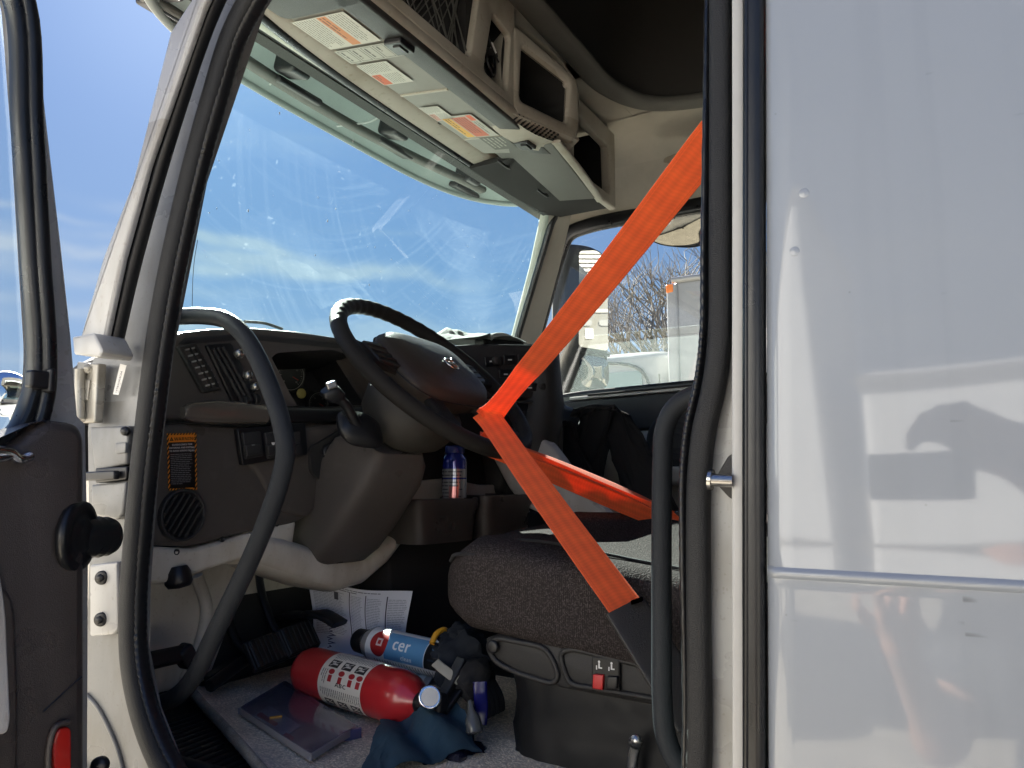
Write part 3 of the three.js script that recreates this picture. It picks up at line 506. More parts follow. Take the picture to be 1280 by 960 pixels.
  const st = (seed, head, hw, extra) => canvasMat(256, 192, (g, W, Hh) => { g.fillStyle = '#b9b6ab'; g.fillRect(0, 0, W, Hh); lines(g, 8, 10, W * (1 - hw) - 16, 12, 14, 4, '#6b6a64', seed); if (head) { g.fillStyle = head; g.fillRect(W * (1 - hw), 6, W * hw - 6, Hh * .30); lines(g, W * (1 - hw) + 6, 16, W * hw - 20, 2, 14, 5, '#5a3a26', seed + 3); lines(g, W * (1 - hw) + 2, Hh * .42, W * hw - 12, 7, 14, 4, '#6b6a64', seed + 4); } extra && extra(g, W, Hh); }, .6);
  sticker(1.095, 1.215, .02, .70, canvasMat(256, 256, (g, W, Hh) => { g.fillStyle = '#b9b6ab'; g.fillRect(0, 0, W, Hh); lines(g, 8, 8, W - 16, 9, 12, 4, '#6f6d66', 5); g.fillStyle = '#c07a48'; g.fillRect(6, 120, W - 12, 44); lines(g, 14, 128, W - 30, 2, 16, 6, '#5a3a26', 7); lines(g, 8, 176, W - 16, 6, 12, 4, '#6f6d66', 8); }, .6));
  sticker(1.225, 1.285, .02, .72, canvasMat(128, 256, (g, W, Hh) => { g.fillStyle = '#a8a69b'; g.fillRect(0, 0, W, Hh); g.strokeStyle = '#55554f'; g.lineWidth = 3; for (let i = 0; i < 4; i++) g.strokeRect(10, 12 + i * 58, W - 20, 46); lines(g, 18, 22, W - 36, 4, 58, 8, '#55554f', 4); }, .6));
  sticker(1.295, 1.40, .04, .46, st(12, '#c4572f', .5));
  sticker(1.535, 1.62, .06, .34, st(15, '#b98a7c', .5));
  sticker(1.60, 1.745, .14, .62, canvasMat(256, 192, (g, W, Hh) => { g.fillStyle = '#aeaba0'; g.fillRect(0, 0, W, Hh); g.fillStyle = '#d8a23a'; g.fillRect(20, 8, W - 30, 46); g.fillStyle = '#c0644a'; g.fillRect(20, 60, W - 30, 84); lines(g, 30, 70, W - 56, 5, 15, 6, '#7a3526', 9); lines(g, 30, 18, W - 60, 2, 16, 7, '#6a5120', 10); g.fillStyle = '#d65f3a'; g.fillRect(8, 152, 60, 30); lines(g, 80, 156, W - 100, 2, 14, 5, '#5f5e58', 11); }, .6));
  sticker(1.75, 1.84, .30, .66, canvasMat(128, 96, (g, W, Hh) => { g.fillStyle = '#55564f'; g.fillRect(0, 0, W, Hh); lines(g, 8, 10, W - 16, 5, 16, 6, '#9a988d', 21); }, .6));
  for (const x of [1.46, 1.75]) part('flap_tab', plate([L(x, .05), L(x + .006, .05), L(x + .006, .72), L(x, .72)].map(p => p.add(v3(0, -.004, 0))), .004), m.cream, flap);
  // second flap and the open pocket on the far side
  part('visor_flap', plate([V(1.82, .967, -1.13), V(2.32, .968, -1.165), V(2.29, .932, -.985), V(1.83, .93, -.915)].map(p => p), .018, { round: .015, bevel: .005 }), m.visorGrey, O, { label: 'dark grey sun visor folded up on the far side' });
  for (const p of [px(622, 200, { y: .955 }), px(672, 237, { y: .955 })]) part('visor_clip', tube([p.clone(), p.clone().add(v3(.02, -.012, .012)), p.clone().add(v3(.05, -.010, .012)), p.clone().add(v3(.06, .004, .0))], .004, 16, 8), m.black, O);
  part('console_rail', sweep([V(1.83, .934, -.905), V(2.05, .936, -.935), V(2.33, .940, -.985)], oval(.014, .005, 12, 3), v3(0, 1, 0)), m.cream, O);
  const fp = (x, y) => V(x, y, -.985 + .03 * (x < 2 ? 1 : 0));
  part('far_pocket', plate([V(1.92, .955, -.985), V(2.47, .955, -.985), V(2.47, 1.235, -.985), V(1.92, 1.235, -.985)], .03, { holes: [[V(2.125, .985, -.985), V(2.41, .99, -.985), V(2.40, 1.165, -.985), V(2.125, 1.175, -.985)], [V(1.94, .98, -.985), V(2.07, .98, -.985), V(2.07, 1.16, -.985), V(1.94, 1.16, -.985)]], holeRound: .012, bevel: .006, face: v3(0, 0, 1) }), m.cream, O);
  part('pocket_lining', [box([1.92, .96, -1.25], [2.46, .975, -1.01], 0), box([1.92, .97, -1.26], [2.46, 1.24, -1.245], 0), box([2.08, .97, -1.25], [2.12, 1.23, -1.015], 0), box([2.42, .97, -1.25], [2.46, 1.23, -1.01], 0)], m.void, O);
}

// dashboard
{
  const D = group('dashboard', T, 'brown moulded dashboard with vents, switches and a dark instrument hollow');
  const zf = -1.12, w = (l, z = zf) => pxs(l, { z });
  const upper = [[196, 524], [200, 450], [212, 424], [227, 415], [262, 411], [312, 409], [372, 414], [424, 422], [486, 440], [520, 512], [470, 518], [362, 520], [296, 526]];
  const hollow = [[344, 436], [414, 432], [446, 442], [486, 508], [466, 513], [372, 516], [358, 492], [334, 446]];
  part('dash_upper', plate(w(upper), .06, { holes: [w(hollow)], holeRound: .012, bevel: .008, round: .02 }), m.dash, D);
  const hp = w(hollow), hc = hp.reduce((s, p) => s.add(p), v3()).divideScalar(hp.length);
  part('instrument_hollow', [loft([hp, hp.map(p => p.clone().lerp(hc, .10).add(v3(.02, 0, -.17)))], { cap: false }), plate(hp.map(p => p.clone().lerp(hc, .08).add(v3(.02, 0, -.165))), .01)], m.dashBlack, D);
  // gauges inside the hollow
  const gm = canvasMat(256, 256, (g, W) => { g.fillStyle = '#0c0c0e'; g.fillRect(0, 0, W, W); g.strokeStyle = '#a9a59a'; g.lineWidth = 4; g.beginPath(); g.arc(128, 128, 118, 0, 7); g.stroke(); g.lineWidth = 3; for (let i = 0; i < 25; i++) { const a = 2.4 + i / 24 * 4.6, l = i % 4 ? 8 : 18; g.beginPath(); g.moveTo(128 + Math.cos(a) * 106, 128 + Math.sin(a) * 106); g.lineTo(128 + Math.cos(a) * (106 - l), 128 + Math.sin(a) * (106 - l)); g.stroke(); } g.fillStyle = '#b9b4a6'; g.font = '18px sans-serif'; ['0', '10', '20', '30'].forEach((s, i) => { const a = 2.4 + i / 3 * 4.6; g.fillText(s, 118 + Math.cos(a) * 72, 134 + Math.sin(a) * 72); }); g.strokeStyle = '#a8321f'; g.lineWidth = 7; g.beginPath(); g.moveTo(128, 128); g.lineTo(200, 158); g.stroke(); g.fillStyle = '#1c1c1e'; g.beginPath(); g.arc(128, 128, 16, 0, 7); g.fill(); }, .35);
  for (const [u, v, r] of [[362, 470, .034], [396, 504, .026], [420, 488, .018], [432, 460, .034]]) {
    const c = px(u, v, { z: -1.27 });
    const gg = part('gauge', turned(c, v3(-.25, -.1, 1), [[r * 1.1, -.004], [r * 1.1, .004], [r, .006], [r, .002]], 36), m.black, D);
    const a = v3(1, 0, .25).normalize(), b = v3(0, 1, .1).normalize(), o = c.clone().add(v3(0, 0, .004));
    part('dial', decal(o.clone().addScaledVector(a, -r).addScaledVector(b, -r), o.clone().addScaledVector(a, r).addScaledVector(b, -r), o.clone().addScaledVector(a, r).addScaledVector(b, r), o.clone().addScaledVector(a, -r).addScaledVector(b, r), .001), gm, gg, { uv: true });
  }
  const tl = part('tell_tale', turned(px(376, 492, { z: -1.26 }), v3(-.25, 0, 1), [[.011, 0], [.011, .004], [0, .005]], 20), M([.5, .42, .12], .4), D);
  // side vent: frame, divider, slats
  const vz = zf + .007, vent = part('air_vent', plate(w([[222, 433], [246, 428], [278, 487], [254, 492]], vz), .01, { round: .006, bevel: .003, holes: [w([[226, 435.5], [244, 431], [274, 485], [256, 489]], vz)], holeRound: .003 }), m.seatPlastic, D);
  part('vent_throat', plate(w([[225, 434], [245, 430], [275, 486], [255, 490]], zf - .028), .004), m.void, vent);
  for (let i = 0; i < 7; i++) { const k = (i + .5) / 7, a = [227 + 30 * k, 436 + 52 * k], b = [243 + 29 * k, 432 + 52 * k]; part('slat', sweep([px(a[0], a[1], { z: zf - .004 }), px((a[0] + b[0]) / 2, (a[1] + b[1]) / 2, { z: zf - .004 }), px(b[0], b[1], { z: zf - .004 })], oval(.008, .0016, 8, 3), v3(0, 1, -.5), { n: 4 }), m.greyTrim, vent); }
  part('slat', [sweep(w([[235, 434], [250, 460], [264.5, 486]], zf - .001), oval(.0016, .006, 8, 3), v3(0, 0, 1), { n: 6 })], m.seatPlastic, vent);
  // lamp control panel with its ribs, toggles and thumb wheels
  const lp = part('lamp_control_panel', plate(w([[258, 431], [290, 428], [326, 507], [297, 514]], vz), .012, { round: .006, bevel: .003 }), m.black, D);
  for (const k of [0, 1, 2]) part('rib', sweep(w([[266 + k * 6, 436 - k], [283 + k * 6, 466 - k], [303 + k * 6, 503 - k]], vz + .002), oval(.0032, .004, 8), v3(0, 0, 1)), m.dashBlack, lp);
  for (const k of [0, 1]) { const c = px(305 + k * 12, 503 - k * 3, { z: vz }); part('thumb_wheel', turned(c.clone().add(v3(-.006, 0, .002)), v3(1, .15, 0), [[0, 0], [.011, 0], [.012, .002], [.012, .010], [.011, .012], [0, .012]], 24), m.black, lp); }
  for (const [u, v] of [[297, 443], [308, 470], [317, 484]]) part('toggle', [turned(px(u, v, { z: vz }), v3(.1, .2, 1), [[.010, 0], [.009, .008], [.006, .012], [0, .013]], 20)], m.steel, lp);
  // bronze strip under the vents
  part('trim_strip', loft([[228, 502, .5], [238, 501.5, .9], [262, 501, 1.1], [298, 502, 1.1], [330, 504, .95]].map(([u, v, k]) => ring(px(u, v + 14, { z: zf + .006 }), v3(0, 1, 0), v3(0, 0, 1), .019 * k, .016 * k, 3, 18))), m.bronze, D);
  part('trim_strip_end', loft([[322, 504], [352, 506], [400, 507], [470, 503]].map(([u, v]) => ring(px(u, v + 12, { z: zf + .003 }), v3(0, 1, 0), v3(0, 0, 1), .017, .014, 3, 16))), m.black, D);
  // lower dash
  const lower = [[192, 534], [228, 528], [300, 534], [352, 530], [470, 522], [480, 540], [436, 560], [408, 604], [396, 640], [372, 654], [300, 668], [243, 684], [184, 682], [188, 600]];
  part('dash_lower', plate(w(lower, -1.122), .08, { bevel: .012, round: .02 }), m.dash, D);
  part('knee_panel', plate(w([[296, 540], [352, 536], [470, 524], [470, 540], [410, 604], [388, 648], [350, 640], [322, 590], [300, 572]], -1.114), .03, { bevel: .008, round: .02 }), m.dash, D);
  // rocker switches
  const sp = part('switch_panel', plate(w([[297, 536], [382, 528], [385, 568], [304, 582]], -1.104), .012, { round: .004, bevel: .002 }), m.black, D);
  for (const [a, b] of [[304, 328], [332, 350], [359, 377]]) part('rocker_switch', [plate(w([[a, 541], [b - 2, 539], [b + 2, 570], [a + 4, 574]], -1.098), .008, { round: .003, bevel: .002 }), plate(w([[a + 3, 557], [b - 2, 555], [b, 567], [a + 5, 570]], -1.092), .008, { round: .003, bevel: .002 })], m.dashBlack, sp);
  for (const [u, v] of [[317, 556], [342, 553]]) part('switch_mark', plate(w([[u - 2, v], [u + 2, v], [u, v + 5]], -1.0925), .002), m.whitePlain, sp);
  // round vent low on the left
  const rc = px(228, 644, { z: -1.118 }), rv = part('round_vent', turned(rc, v3(0, 0, 1), [[.044, -.01], [.044, .003], [.041, .006], [.037, .003], [.037, -.012], [0, -.012]], 40), m.dashBlack, D);
  for (let i = -3; i <= 3; i++) { const c = .011 * i, l = Math.sqrt(.037 ** 2 - c * c), d = v3(.55, .83, 0), e = v3(.83, -.55, 0); const p = rc.clone().addScaledVector(e, c).add(v3(0, 0, .001)); part('slat', obox(p, e, d, v3(0, 0, 1), [.0042, l * 1.94, .012], .001), m.seatPlastic, rv); }
  // warning sticker with hazard border
  const warn = canvasMat(256, 512, (g, W, Hh) => {
    g.fillStyle = '#0d0d0f'; g.fillRect(0, 0, W, Hh);
    g.save(); g.fillStyle = '#e08a2c'; for (let i = -30; i < 60; i++) { g.beginPath(); g.moveTo(i * 26, 0); g.lineTo(i * 26 + 13, 0); g.lineTo(i * 26 + 13 - Hh * .6, Hh); g.lineTo(i * 26 - Hh * .6, Hh); g.fill(); } g.restore();
    g.fillStyle = '#0d0d0f'; g.fillRect(16, 16, W - 32, Hh - 32);
    g.fillStyle = '#e8872a'; g.fillRect(16, 16, W - 32, 66); g.fillStyle = '#15100c'; g.font = 'bold 40px sans-serif'; g.fillText('WARNING', 60, 66);
    g.beginPath(); g.moveTo(22, 68); g.lineTo(39, 32); g.lineTo(56, 68); g.fill(); g.fillStyle = '#e8872a'; g.font = 'bold 22px sans-serif'; g.fillText('!', 36, 64);
    g.fillStyle = '#d9d9d9'; g.font = 'bold 22px sans-serif'; g.fillText('GUIDELINES FOR', 40, 112); g.fillText('ENTERING AND EXITING', 18, 140, 220); g.fillText('TO AVOID SERIOUS INJURY', 18, 168, 220);
    lines(g, 26, 190, W - 60, 17, 16.5, 5, '#8d8d8f', 31); g.fillStyle = '#e08a2c'; g.fillRect(150, Hh - 20, 70, 12);
  }, .35, { clearcoat: .5 });
  const dz = { z: -1.1215 };
  part('warning_sticker', decal(px(209, 613, dz), px(245, 612, dz), px(244, 541, dz), px(207, 542, dz), .003), warn, D, { uv: true });
  // dash top from side to side
  const top = [[.80, .22, -1.13], [.84, .247, -1.115], [.97, .277, -1.115], [1.21, .296, -1.115], [1.50, .325, -1.12], [1.64, .345, -1.11], [1.9, .372, -.96], [2.02, .385, -1.02], [2.3, .34, -1.18], [2.66, .27, -1.26]];
  part('dash_top', loft(top.map(([x, y, z]) => [[-.02, -.004], [-.004, -.001], [.0, .001]].length && [v3(x, y + H - .03, z - .012), v3(x, y + H - .012, z), v3(x, y + H - .002, z - .012), v3(x, y + H + .006, z - .06), v3(x, y + H - .015, -1.36), v3(x, y + H - .08, -1.52), v3(x, y + H - .10, -1.52), v3(x, y + H - .04, z - .07)])), m.dashBlack, D);
  for (const q of [sweep([V(.95, .268, -1.27), V(1.2, .287, -1.27), V(1.5, .315, -1.27)], oval(.012, .006, 8, 3), v3(0, 1, 0)), sweep([V(1.75, .35, -1.27), V(2.1, .375, -1.27), V(2.5, .37, -1.27)], oval(.012, .006, 8, 3), v3(0, 1, 0))]) part('demister_slot', q, m.void, D);
  // centre stack turned towards the driver
  const cn = v3(-.51, 0, .86), cp = { p: V(1.60, 0, -1.13), n: cn }, c = (l, k = 0) => pxs(l, { p: cp.p.clone().addScaledVector(cn, k), n: cn });
  const cs = part('centre_stack', plate(c([[520, 434], [600, 430], [688, 431], [694, 460], [698, 496], [560, 500], [530, 480]]), .05, { bevel: .006, round: .015 }), m.dashBlack, D);
  const rows = [[606, 446, 20, 12], [630, 444, 14, 12], [648, 443, 14, 12], [666, 442, 14, 12], [624, 462, 20, 10], [648, 461, 12, 10], [666, 460, 16, 10], [640, 480, 16, 10], [664, 479, 20, 10], [684, 478, 8, 10]];
  for (const [u, v, ww, hh] of rows) part('button', plate(c([[u, v], [u + ww, v - .5], [u + ww + 1, v + hh], [u + 1, v + hh]], .006), .008, { round: .003, bevel: .0015 }), m.black, cs);
  for (const [u, v] of [[612, 451], [635, 449], [653, 448], [630, 467], [668, 465], [660, 484]]) part('button_mark', plate(c([[u, v], [u + 5, v], [u + 5, v + 1.5], [u, v + 1.5]], .0066), .001), m.whitePlain, cs);
  for (const [u, v, r] of [[619, 451, .012], [676, 484, .010]]) part('knob', turned(c([[u, v]], .004)[0], cn, [[r, 0], [r * .95, .012], [r * .8, .015], [0, .016]], 24), m.seatPlastic, cs);
  part('stack_line', plate(c([[600, 503], [699, 500], [699, 502.5], [600, 505.5]], .003), .006), m.steel, D);
  part('centre_stack_lower', plate(c([[520, 506], [700, 503], [706, 540], [704, 572], [690, 590], [640, 560], [540, 560]], -.008), .05, { bevel: .008, round: .02 }), m.black, D);
  for (let j = 0; j < 3; j++) for (let i = 0; i < 4; i++) part('button', plate(c([[640 + i * 10, 514 + j * 11], [647 + i * 10, 513.5 + j * 11], [648 + i * 10, 521 + j * 11], [641 + i * 10, 521.5 + j * 11]], -.003), .006, { round: .002, bevel: .001 }), m.dashBlack, D);
  const e0 = c([[697, 432], [702, 502], [709, 576]]);
  part('dash_end', loft([[e0[0].y, .055], [e0[1].y + .02, .065], [e0[1].y - .01, .068], [e0[2].y + .08, .065], [e0[2].y, .05]].map(([y, r], i) => ring(v3(1.905 - (i > 2 ? .02 : 0), y, -1.01), v3(1, 0, 0), v3(0, 0, 1), r, r * 1.15, 2.4, 24))), m.seatPlastic, D);
  part('far_dash', [plate([V(1.9, .27, -1.06), V(2.68, .26, -1.22), V(2.68, -.05, -1.26), V(1.9, -.05, -1.12)], .10, { bevel: .02, round: .03, face: v3(0, 0, 1) })], m.seatPlastic, D);
  // pale lower dash, left
  part('lower_trim', plate(w([[178, 682], [243, 686], [300, 670], [372, 650], [366, 690], [300, 700], [205, 730], [178, 730]], -1.126), .06, { bevel: .008, round: .012 }), m.creamLow, D, { label: 'cream lower dash trim above the pedals' });
  part('column_trim', loft([[290, 684, .8], [330, 694, 1], [372, 708, 1.05], [404, 716, 1], [434, 710, .9], [462, 690, .7], [484, 664, .5]].map(([u, v, k]) => ring(px(u, v, { z: -1.17 }), v3(.1, 1, 0).normalize(), v3(0, 0, 1), .038 * k, .06, 3, 20))), m.creamLow, D);
  for (const [u, v] of [[221, 690], [278, 674], [346, 655]]) part('screw_hole', turned(px(u, v, { z: -1.1255 }), v3(0, 0, 1), [[.005, -.002], [.005, .001], [.004, .0012], [.003, -.001], [0, -.001]], 18), m.black, D);
  part('dome_switch', [turned(px(222, 716, { z: -1.13 }), v3(.05, -1, .2), [[.016, -.01], [.021, 0], [.022, .016], [.017, .024], [0, .026]], 28)], m.black, D);
  // recess beside the column
  part('key_recess', plate(w([[388, 560], [432, 534], [450, 545], [420, 596], [404, 604], [390, 590]], -1.105), .01, { round: .01 }), m.void, D);
  part('ignition_switch', turned(px(409, 566, { z: -1.105 }), v3(-.4, .1, 1), [[.017, -.005], [.016, .012], [.010, .014], [0, .012]], 24), m.black, D);
}

// inside walls of the footwell
{
  const w = (l, z) => pxs(l, { z });
  part('kick_panel', [plate(w([[150, 690], [300, 690], [296, 760], [262, 852], [150, 880]], -1.30), .03, { bevel: .01, round: .02 }), plate(w([[240, 716], [320, 710], [420, 730], [400, 760], [340, 800], [250, 840]], -1.335), .02, { bevel: .006 }), plate([V(.765, .0, -1.38), V(.765, .0, -1.08), V(.765, -.42, -1.05), V(.765, -.42, -1.38)], .02, { face: v3(1, 0, 0) }),
    sweep(w([[246, 720], [258, 760], [252, 800], [232, 850]], -1.29), oval(.012, .012, 10), v3(0, 0, 1))], m.creamLow, T, { label: 'scuffed cream kick panel beside the pedals' });
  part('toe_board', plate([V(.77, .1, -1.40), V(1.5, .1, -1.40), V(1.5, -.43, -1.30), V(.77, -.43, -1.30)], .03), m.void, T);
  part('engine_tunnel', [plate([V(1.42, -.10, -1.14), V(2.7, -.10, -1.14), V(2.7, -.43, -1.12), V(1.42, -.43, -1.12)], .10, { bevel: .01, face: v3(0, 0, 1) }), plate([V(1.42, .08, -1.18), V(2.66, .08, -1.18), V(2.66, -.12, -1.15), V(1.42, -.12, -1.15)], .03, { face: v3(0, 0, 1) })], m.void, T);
  part('tunnel_trim', [plate(w([[470, 618], [512, 602], [560, 598], [600, 606], [640, 606], [664, 640], [600, 668], [470, 672], [456, 664]], -1.142), .02, { bevel: .005, round: .01 })], m.greyTrim, T, { label: 'grey plastic tunnel trim behind the cup tray' });
  part('centre_panel', plate(pxs([[610, 562], [632, 546], [656, 538], [684, 551], [704, 577], [720, 606], [780, 660], [768, 676], [700, 652], [656, 634], [636, 612]], { x: 1.84 }), .05, { bevel: .010, round: .02 }), m.greyTrim, T, { label: 'pale grey sloping panel below the centre stack' });
  // cup tray of two bins
  const bin = (name, L) => { const r0 = L.map(([u, v, z]) => px(u, v, { z })); return r0; };
  const tr = group('cup_tray', T, 'black tray with two open bins low on the dash');
  const mk = (x0, x1, z0, z1, y0, y1, tw) => { const R = (y, k) => { const cx = (x0 + x1) / 2, cz = (z0 + z1) / 2; return ring(V(cx, y, cz), v3(Math.cos(tw), 0, Math.sin(tw)), v3(-Math.sin(tw), 0, Math.cos(tw)), (x1 - x0) / 2 * k, (z1 - z0) / 2 * k, 5, 32); }; return [loft([R(y0, .90), R(y1 - .03, .97), R(y1 - .022, 1.03), R(y1, 1.04), R(y1 + .002, .99), R(y1 - .02, .95), R(y0 + .008, .86), R(y0 + .008, .02)], { cap: true })]; };
  part('bin', mk(1.40, 1.635, -1.165, -1.02, -.145, -.045, .06), m.doorTrim, tr); part('bin', mk(1.645, 1.86, -1.16, -.99, -.145, -.040, .10), m.doorTrim, tr);
}

// steering wheel, shroud, stalk, column
{
  const C = V(1.28, .212, -.913), X = v3(1, 0, 0), Dn = v3(0, .687, -.7266), N = v3(0, .7266, .687), P = (a, b, n) => C.clone().addScaledVector(X, a).addScaledVector(Dn, b).addScaledVector(N, n);
  const S = group('steering_wheel', T, 'worn black steering wheel with a brown hub pad');
  const rimPts = Array.from({ length: 48 }, (_, i) => { const a = i / 48 * 2 * Math.PI; return P(.229 * Math.cos(a), .229 * Math.sin(a), 0); });
  part('rim', sweep(rimPts, oval(.0175, .0160, 18), N, { closed: true, n: 240, scale: (t) => { const a = t * 2 * Math.PI, up = sm(.35, .75, Math.sin(a)); return 1 + .035 * up * Math.sin(a * 46); } }), m.wheelRim, S);
  part('hub_pad', loft([[-.05, .09, .07], [-.03, .125, .095], [-.005, .138, .104], [.008, .137, .103], [.022, .126, .094], [.032, .10, .072], [.037, .06, .04], [.038, .01, .01]].map(([n, a, b]) => ring(P(0, .012, n), X, Dn, a, b, 3.2, 48))), m.wheelHub, S);
  part('pad_seam', [sweep(Array.from({ length: 24 }, (_, i) => { const a = i / 24 * 2 * Math.PI, p = ring(P(0, .012, .0), X, Dn, .1385, .1045, 3.2, 24)[i]; return p; }), oval(.0016, .0016, 6), N, { closed: true, n: 96 }), sweep([P(-.13, -.035, .006), P(-.06, -.05, .0275), P(0, -.054, .030), P(.06, -.05, .0275), P(.13, -.035, .006)], oval(.0014, .0012, 6), N)], m.black, S);
  for (const [sx, b0, b1] of [[-1, .045, .055], [1, .045, .055], [-1, -.085, -.125], [1, -.085, -.125]]) {
    const lo = b0 < 0, A = lo ? P(sx * .075, -.075, -.012) : P(sx * .115, .02, -.004), B = lo ? P(sx * .115, -.195, -.002) : P(sx * .222, .035, 0);
    part('spoke', loft([0, .3, .7, 1].map(k => ring(A.clone().lerp(B, k), lo ? X : Dn, N, lo ? .022 - .004 * k : .042 - .010 * Math.sin(Math.PI * k), .010, 3.5, 20))), m.wheelRim, S);
    if (!lo) { const q = part('button_cluster', plate([P(sx * .128, -.012, .012), P(sx * .186, .0, .012), P(sx * .190, .058, .012), P(sx * .132, .062, .012)], .012, { round: .008, bevel: .003, face: N }), m.black, S); part("button_line", [0, 1, 2].map(i => sweep([P(sx * .134, .005 + i * .018, .0132), P(sx * .185, .012 + i * .018, .0132)], oval(.0012, .0012, 6), N, { n: 3 })), m.seatPlastic, S); }
  }
  // emblem: ring with arrow and slanted bar
  const e = P(.007, -.010, .041), eN = N, eD = Dn;
  const rp = Array.from({ length: 24 }, (_, i) => { const a = i / 24 * 2 * Math.PI; return e.clone().addScaledVector(X, .0165 * Math.cos(a)).addScaledVector(eD, .0165 * Math.sin(a)); });
  const em = part('emblem', [sweep(rp, oval(.0022, .002, 8), eN, { closed: true, n: 72 }), rod(e.clone().addScaledVector(X, .011).addScaledVector(eD, .013), e.clone().addScaledVector(X, .022).addScaledVector(eD, .022), .0016, .0016, 8)], m.chrome, S);
  part('emblem_bar', [obox(e, v3(1, 0, 0), eD, eN, [.034, .007, .003], .001), obox(e, X.clone().multiplyScalar(.72).addScaledVector(eD, -.69).normalize(), v3(0, 0, 0).crossVectors(eN, X.clone().multiplyScalar(.72).addScaledVector(eD, -.69).normalize()), eN, [.036, .003, .0025], .001)], m.steel, em);
  // column
  const K = group('steering_column', T, 'brown steering column cover with a grey shroud under the wheel');
  part('shroud', loft([[-.040, .080, .07], [-.055, .100, .09], [-.085, .104, .094], [-.125, .095, .084], [-.15, .07, .06]].map(([n, a, b]) => ring(P(-.01, -.012, n), X, Dn, a, b, 2.6, 36))), m.columnGrey, K);
  const path = [[.075, -1.0, .070, .055], [.055, -1.015, .088, .070], [.02, -1.035, .094, .076], [-.06, -1.10, .094, .080], [-.11, -1.142, .092, .078], [-.140, -1.163, .083, .066], [-.152, -1.172, .06, .045]];
  part('column_cover', loft(path.map(([y, z, a, b]) => ring(V(1.235, y, z), v3(.985, 0, .17).normalize(), v3(-.1, -.46, .88).normalize(), a * .90, b, 6, 48))), m.dash, K);
  const l0 = px(447, 532, { t: 1.44 }), l1 = px(432, 506, { t: 1.42 }), l2 = px(411, 488, { t: 1.40 });
  const st = part('stalk', [tube([l0, px(440, 520, { t: 1.43 }), l1, px(418, 494, { t: 1.405 })], .0095, 20, 14), loft([0, .25, .8, 1].map((k, i) => ring(l1.clone().lerp(l2, .35 + .75 * k), v3(.6, .6, .5).normalize(), v3(-.3, -.4, .85).normalize(), [.009, .016, .018, .012][i], [.009, .013, .014, .010][i], 3.5, 20)))], m.black, K);
  part('stalk_button', obox(l2.clone().add(v3(-.006, .008, .012)), v3(.75, .35, .5).normalize(), v3(-.3, .92, -.2).normalize(), v3(-.55, 0, .8).normalize(), [.020, .014, .008], .003), m.steel, st);
  part('stalk_boot', loft([[0, .042, .034], [.35, .044, .036], [.8, .034, .027], [1, .014, .012]].map(([k, a, b]) => ring(px(452 - 8 * k, 540 - 14 * k, { t: 1.455 - .02 * k }), v3(.86, -.1, .5).normalize(), v3(.2, .85, -.4).normalize(), a, b, 3, 28))), m.black, K);
}

// grab handles
{
  const A = [[204, 398], [222, 396], [252, 395], [282, 400], [304, 418], [322, 448], [338, 486], [352, 530], [357, 564], [350, 602], [336, 644], [312, 702], [286, 756], [262, 806], [246, 840], [226, 866], [200, 880], [178, 884]];
  part('grab_handle', tube(A.map(([u, v], i) => px(u, v, { x: i < 1 || i > 16 ? .765 : .80 })), .0138, 120, 20), m.handle, T, { label: 'long bent grab handle on the windscreen pillar' });
  const B = [[906, 486], [888, 489], [862, 497], [842, 512], [831, 536], [828, 580], [827, 660], [827, 780], [828, 880], [832, 918], [844, 950], [868, 980], [890, 1000]];
  part('grab_handle', tube(B.map(([u, v]) => px(u, v, { x: .83 })), .0112, 100, 20), m.handle, T, { label: 'upright grab handle beside the driver seat' });
}

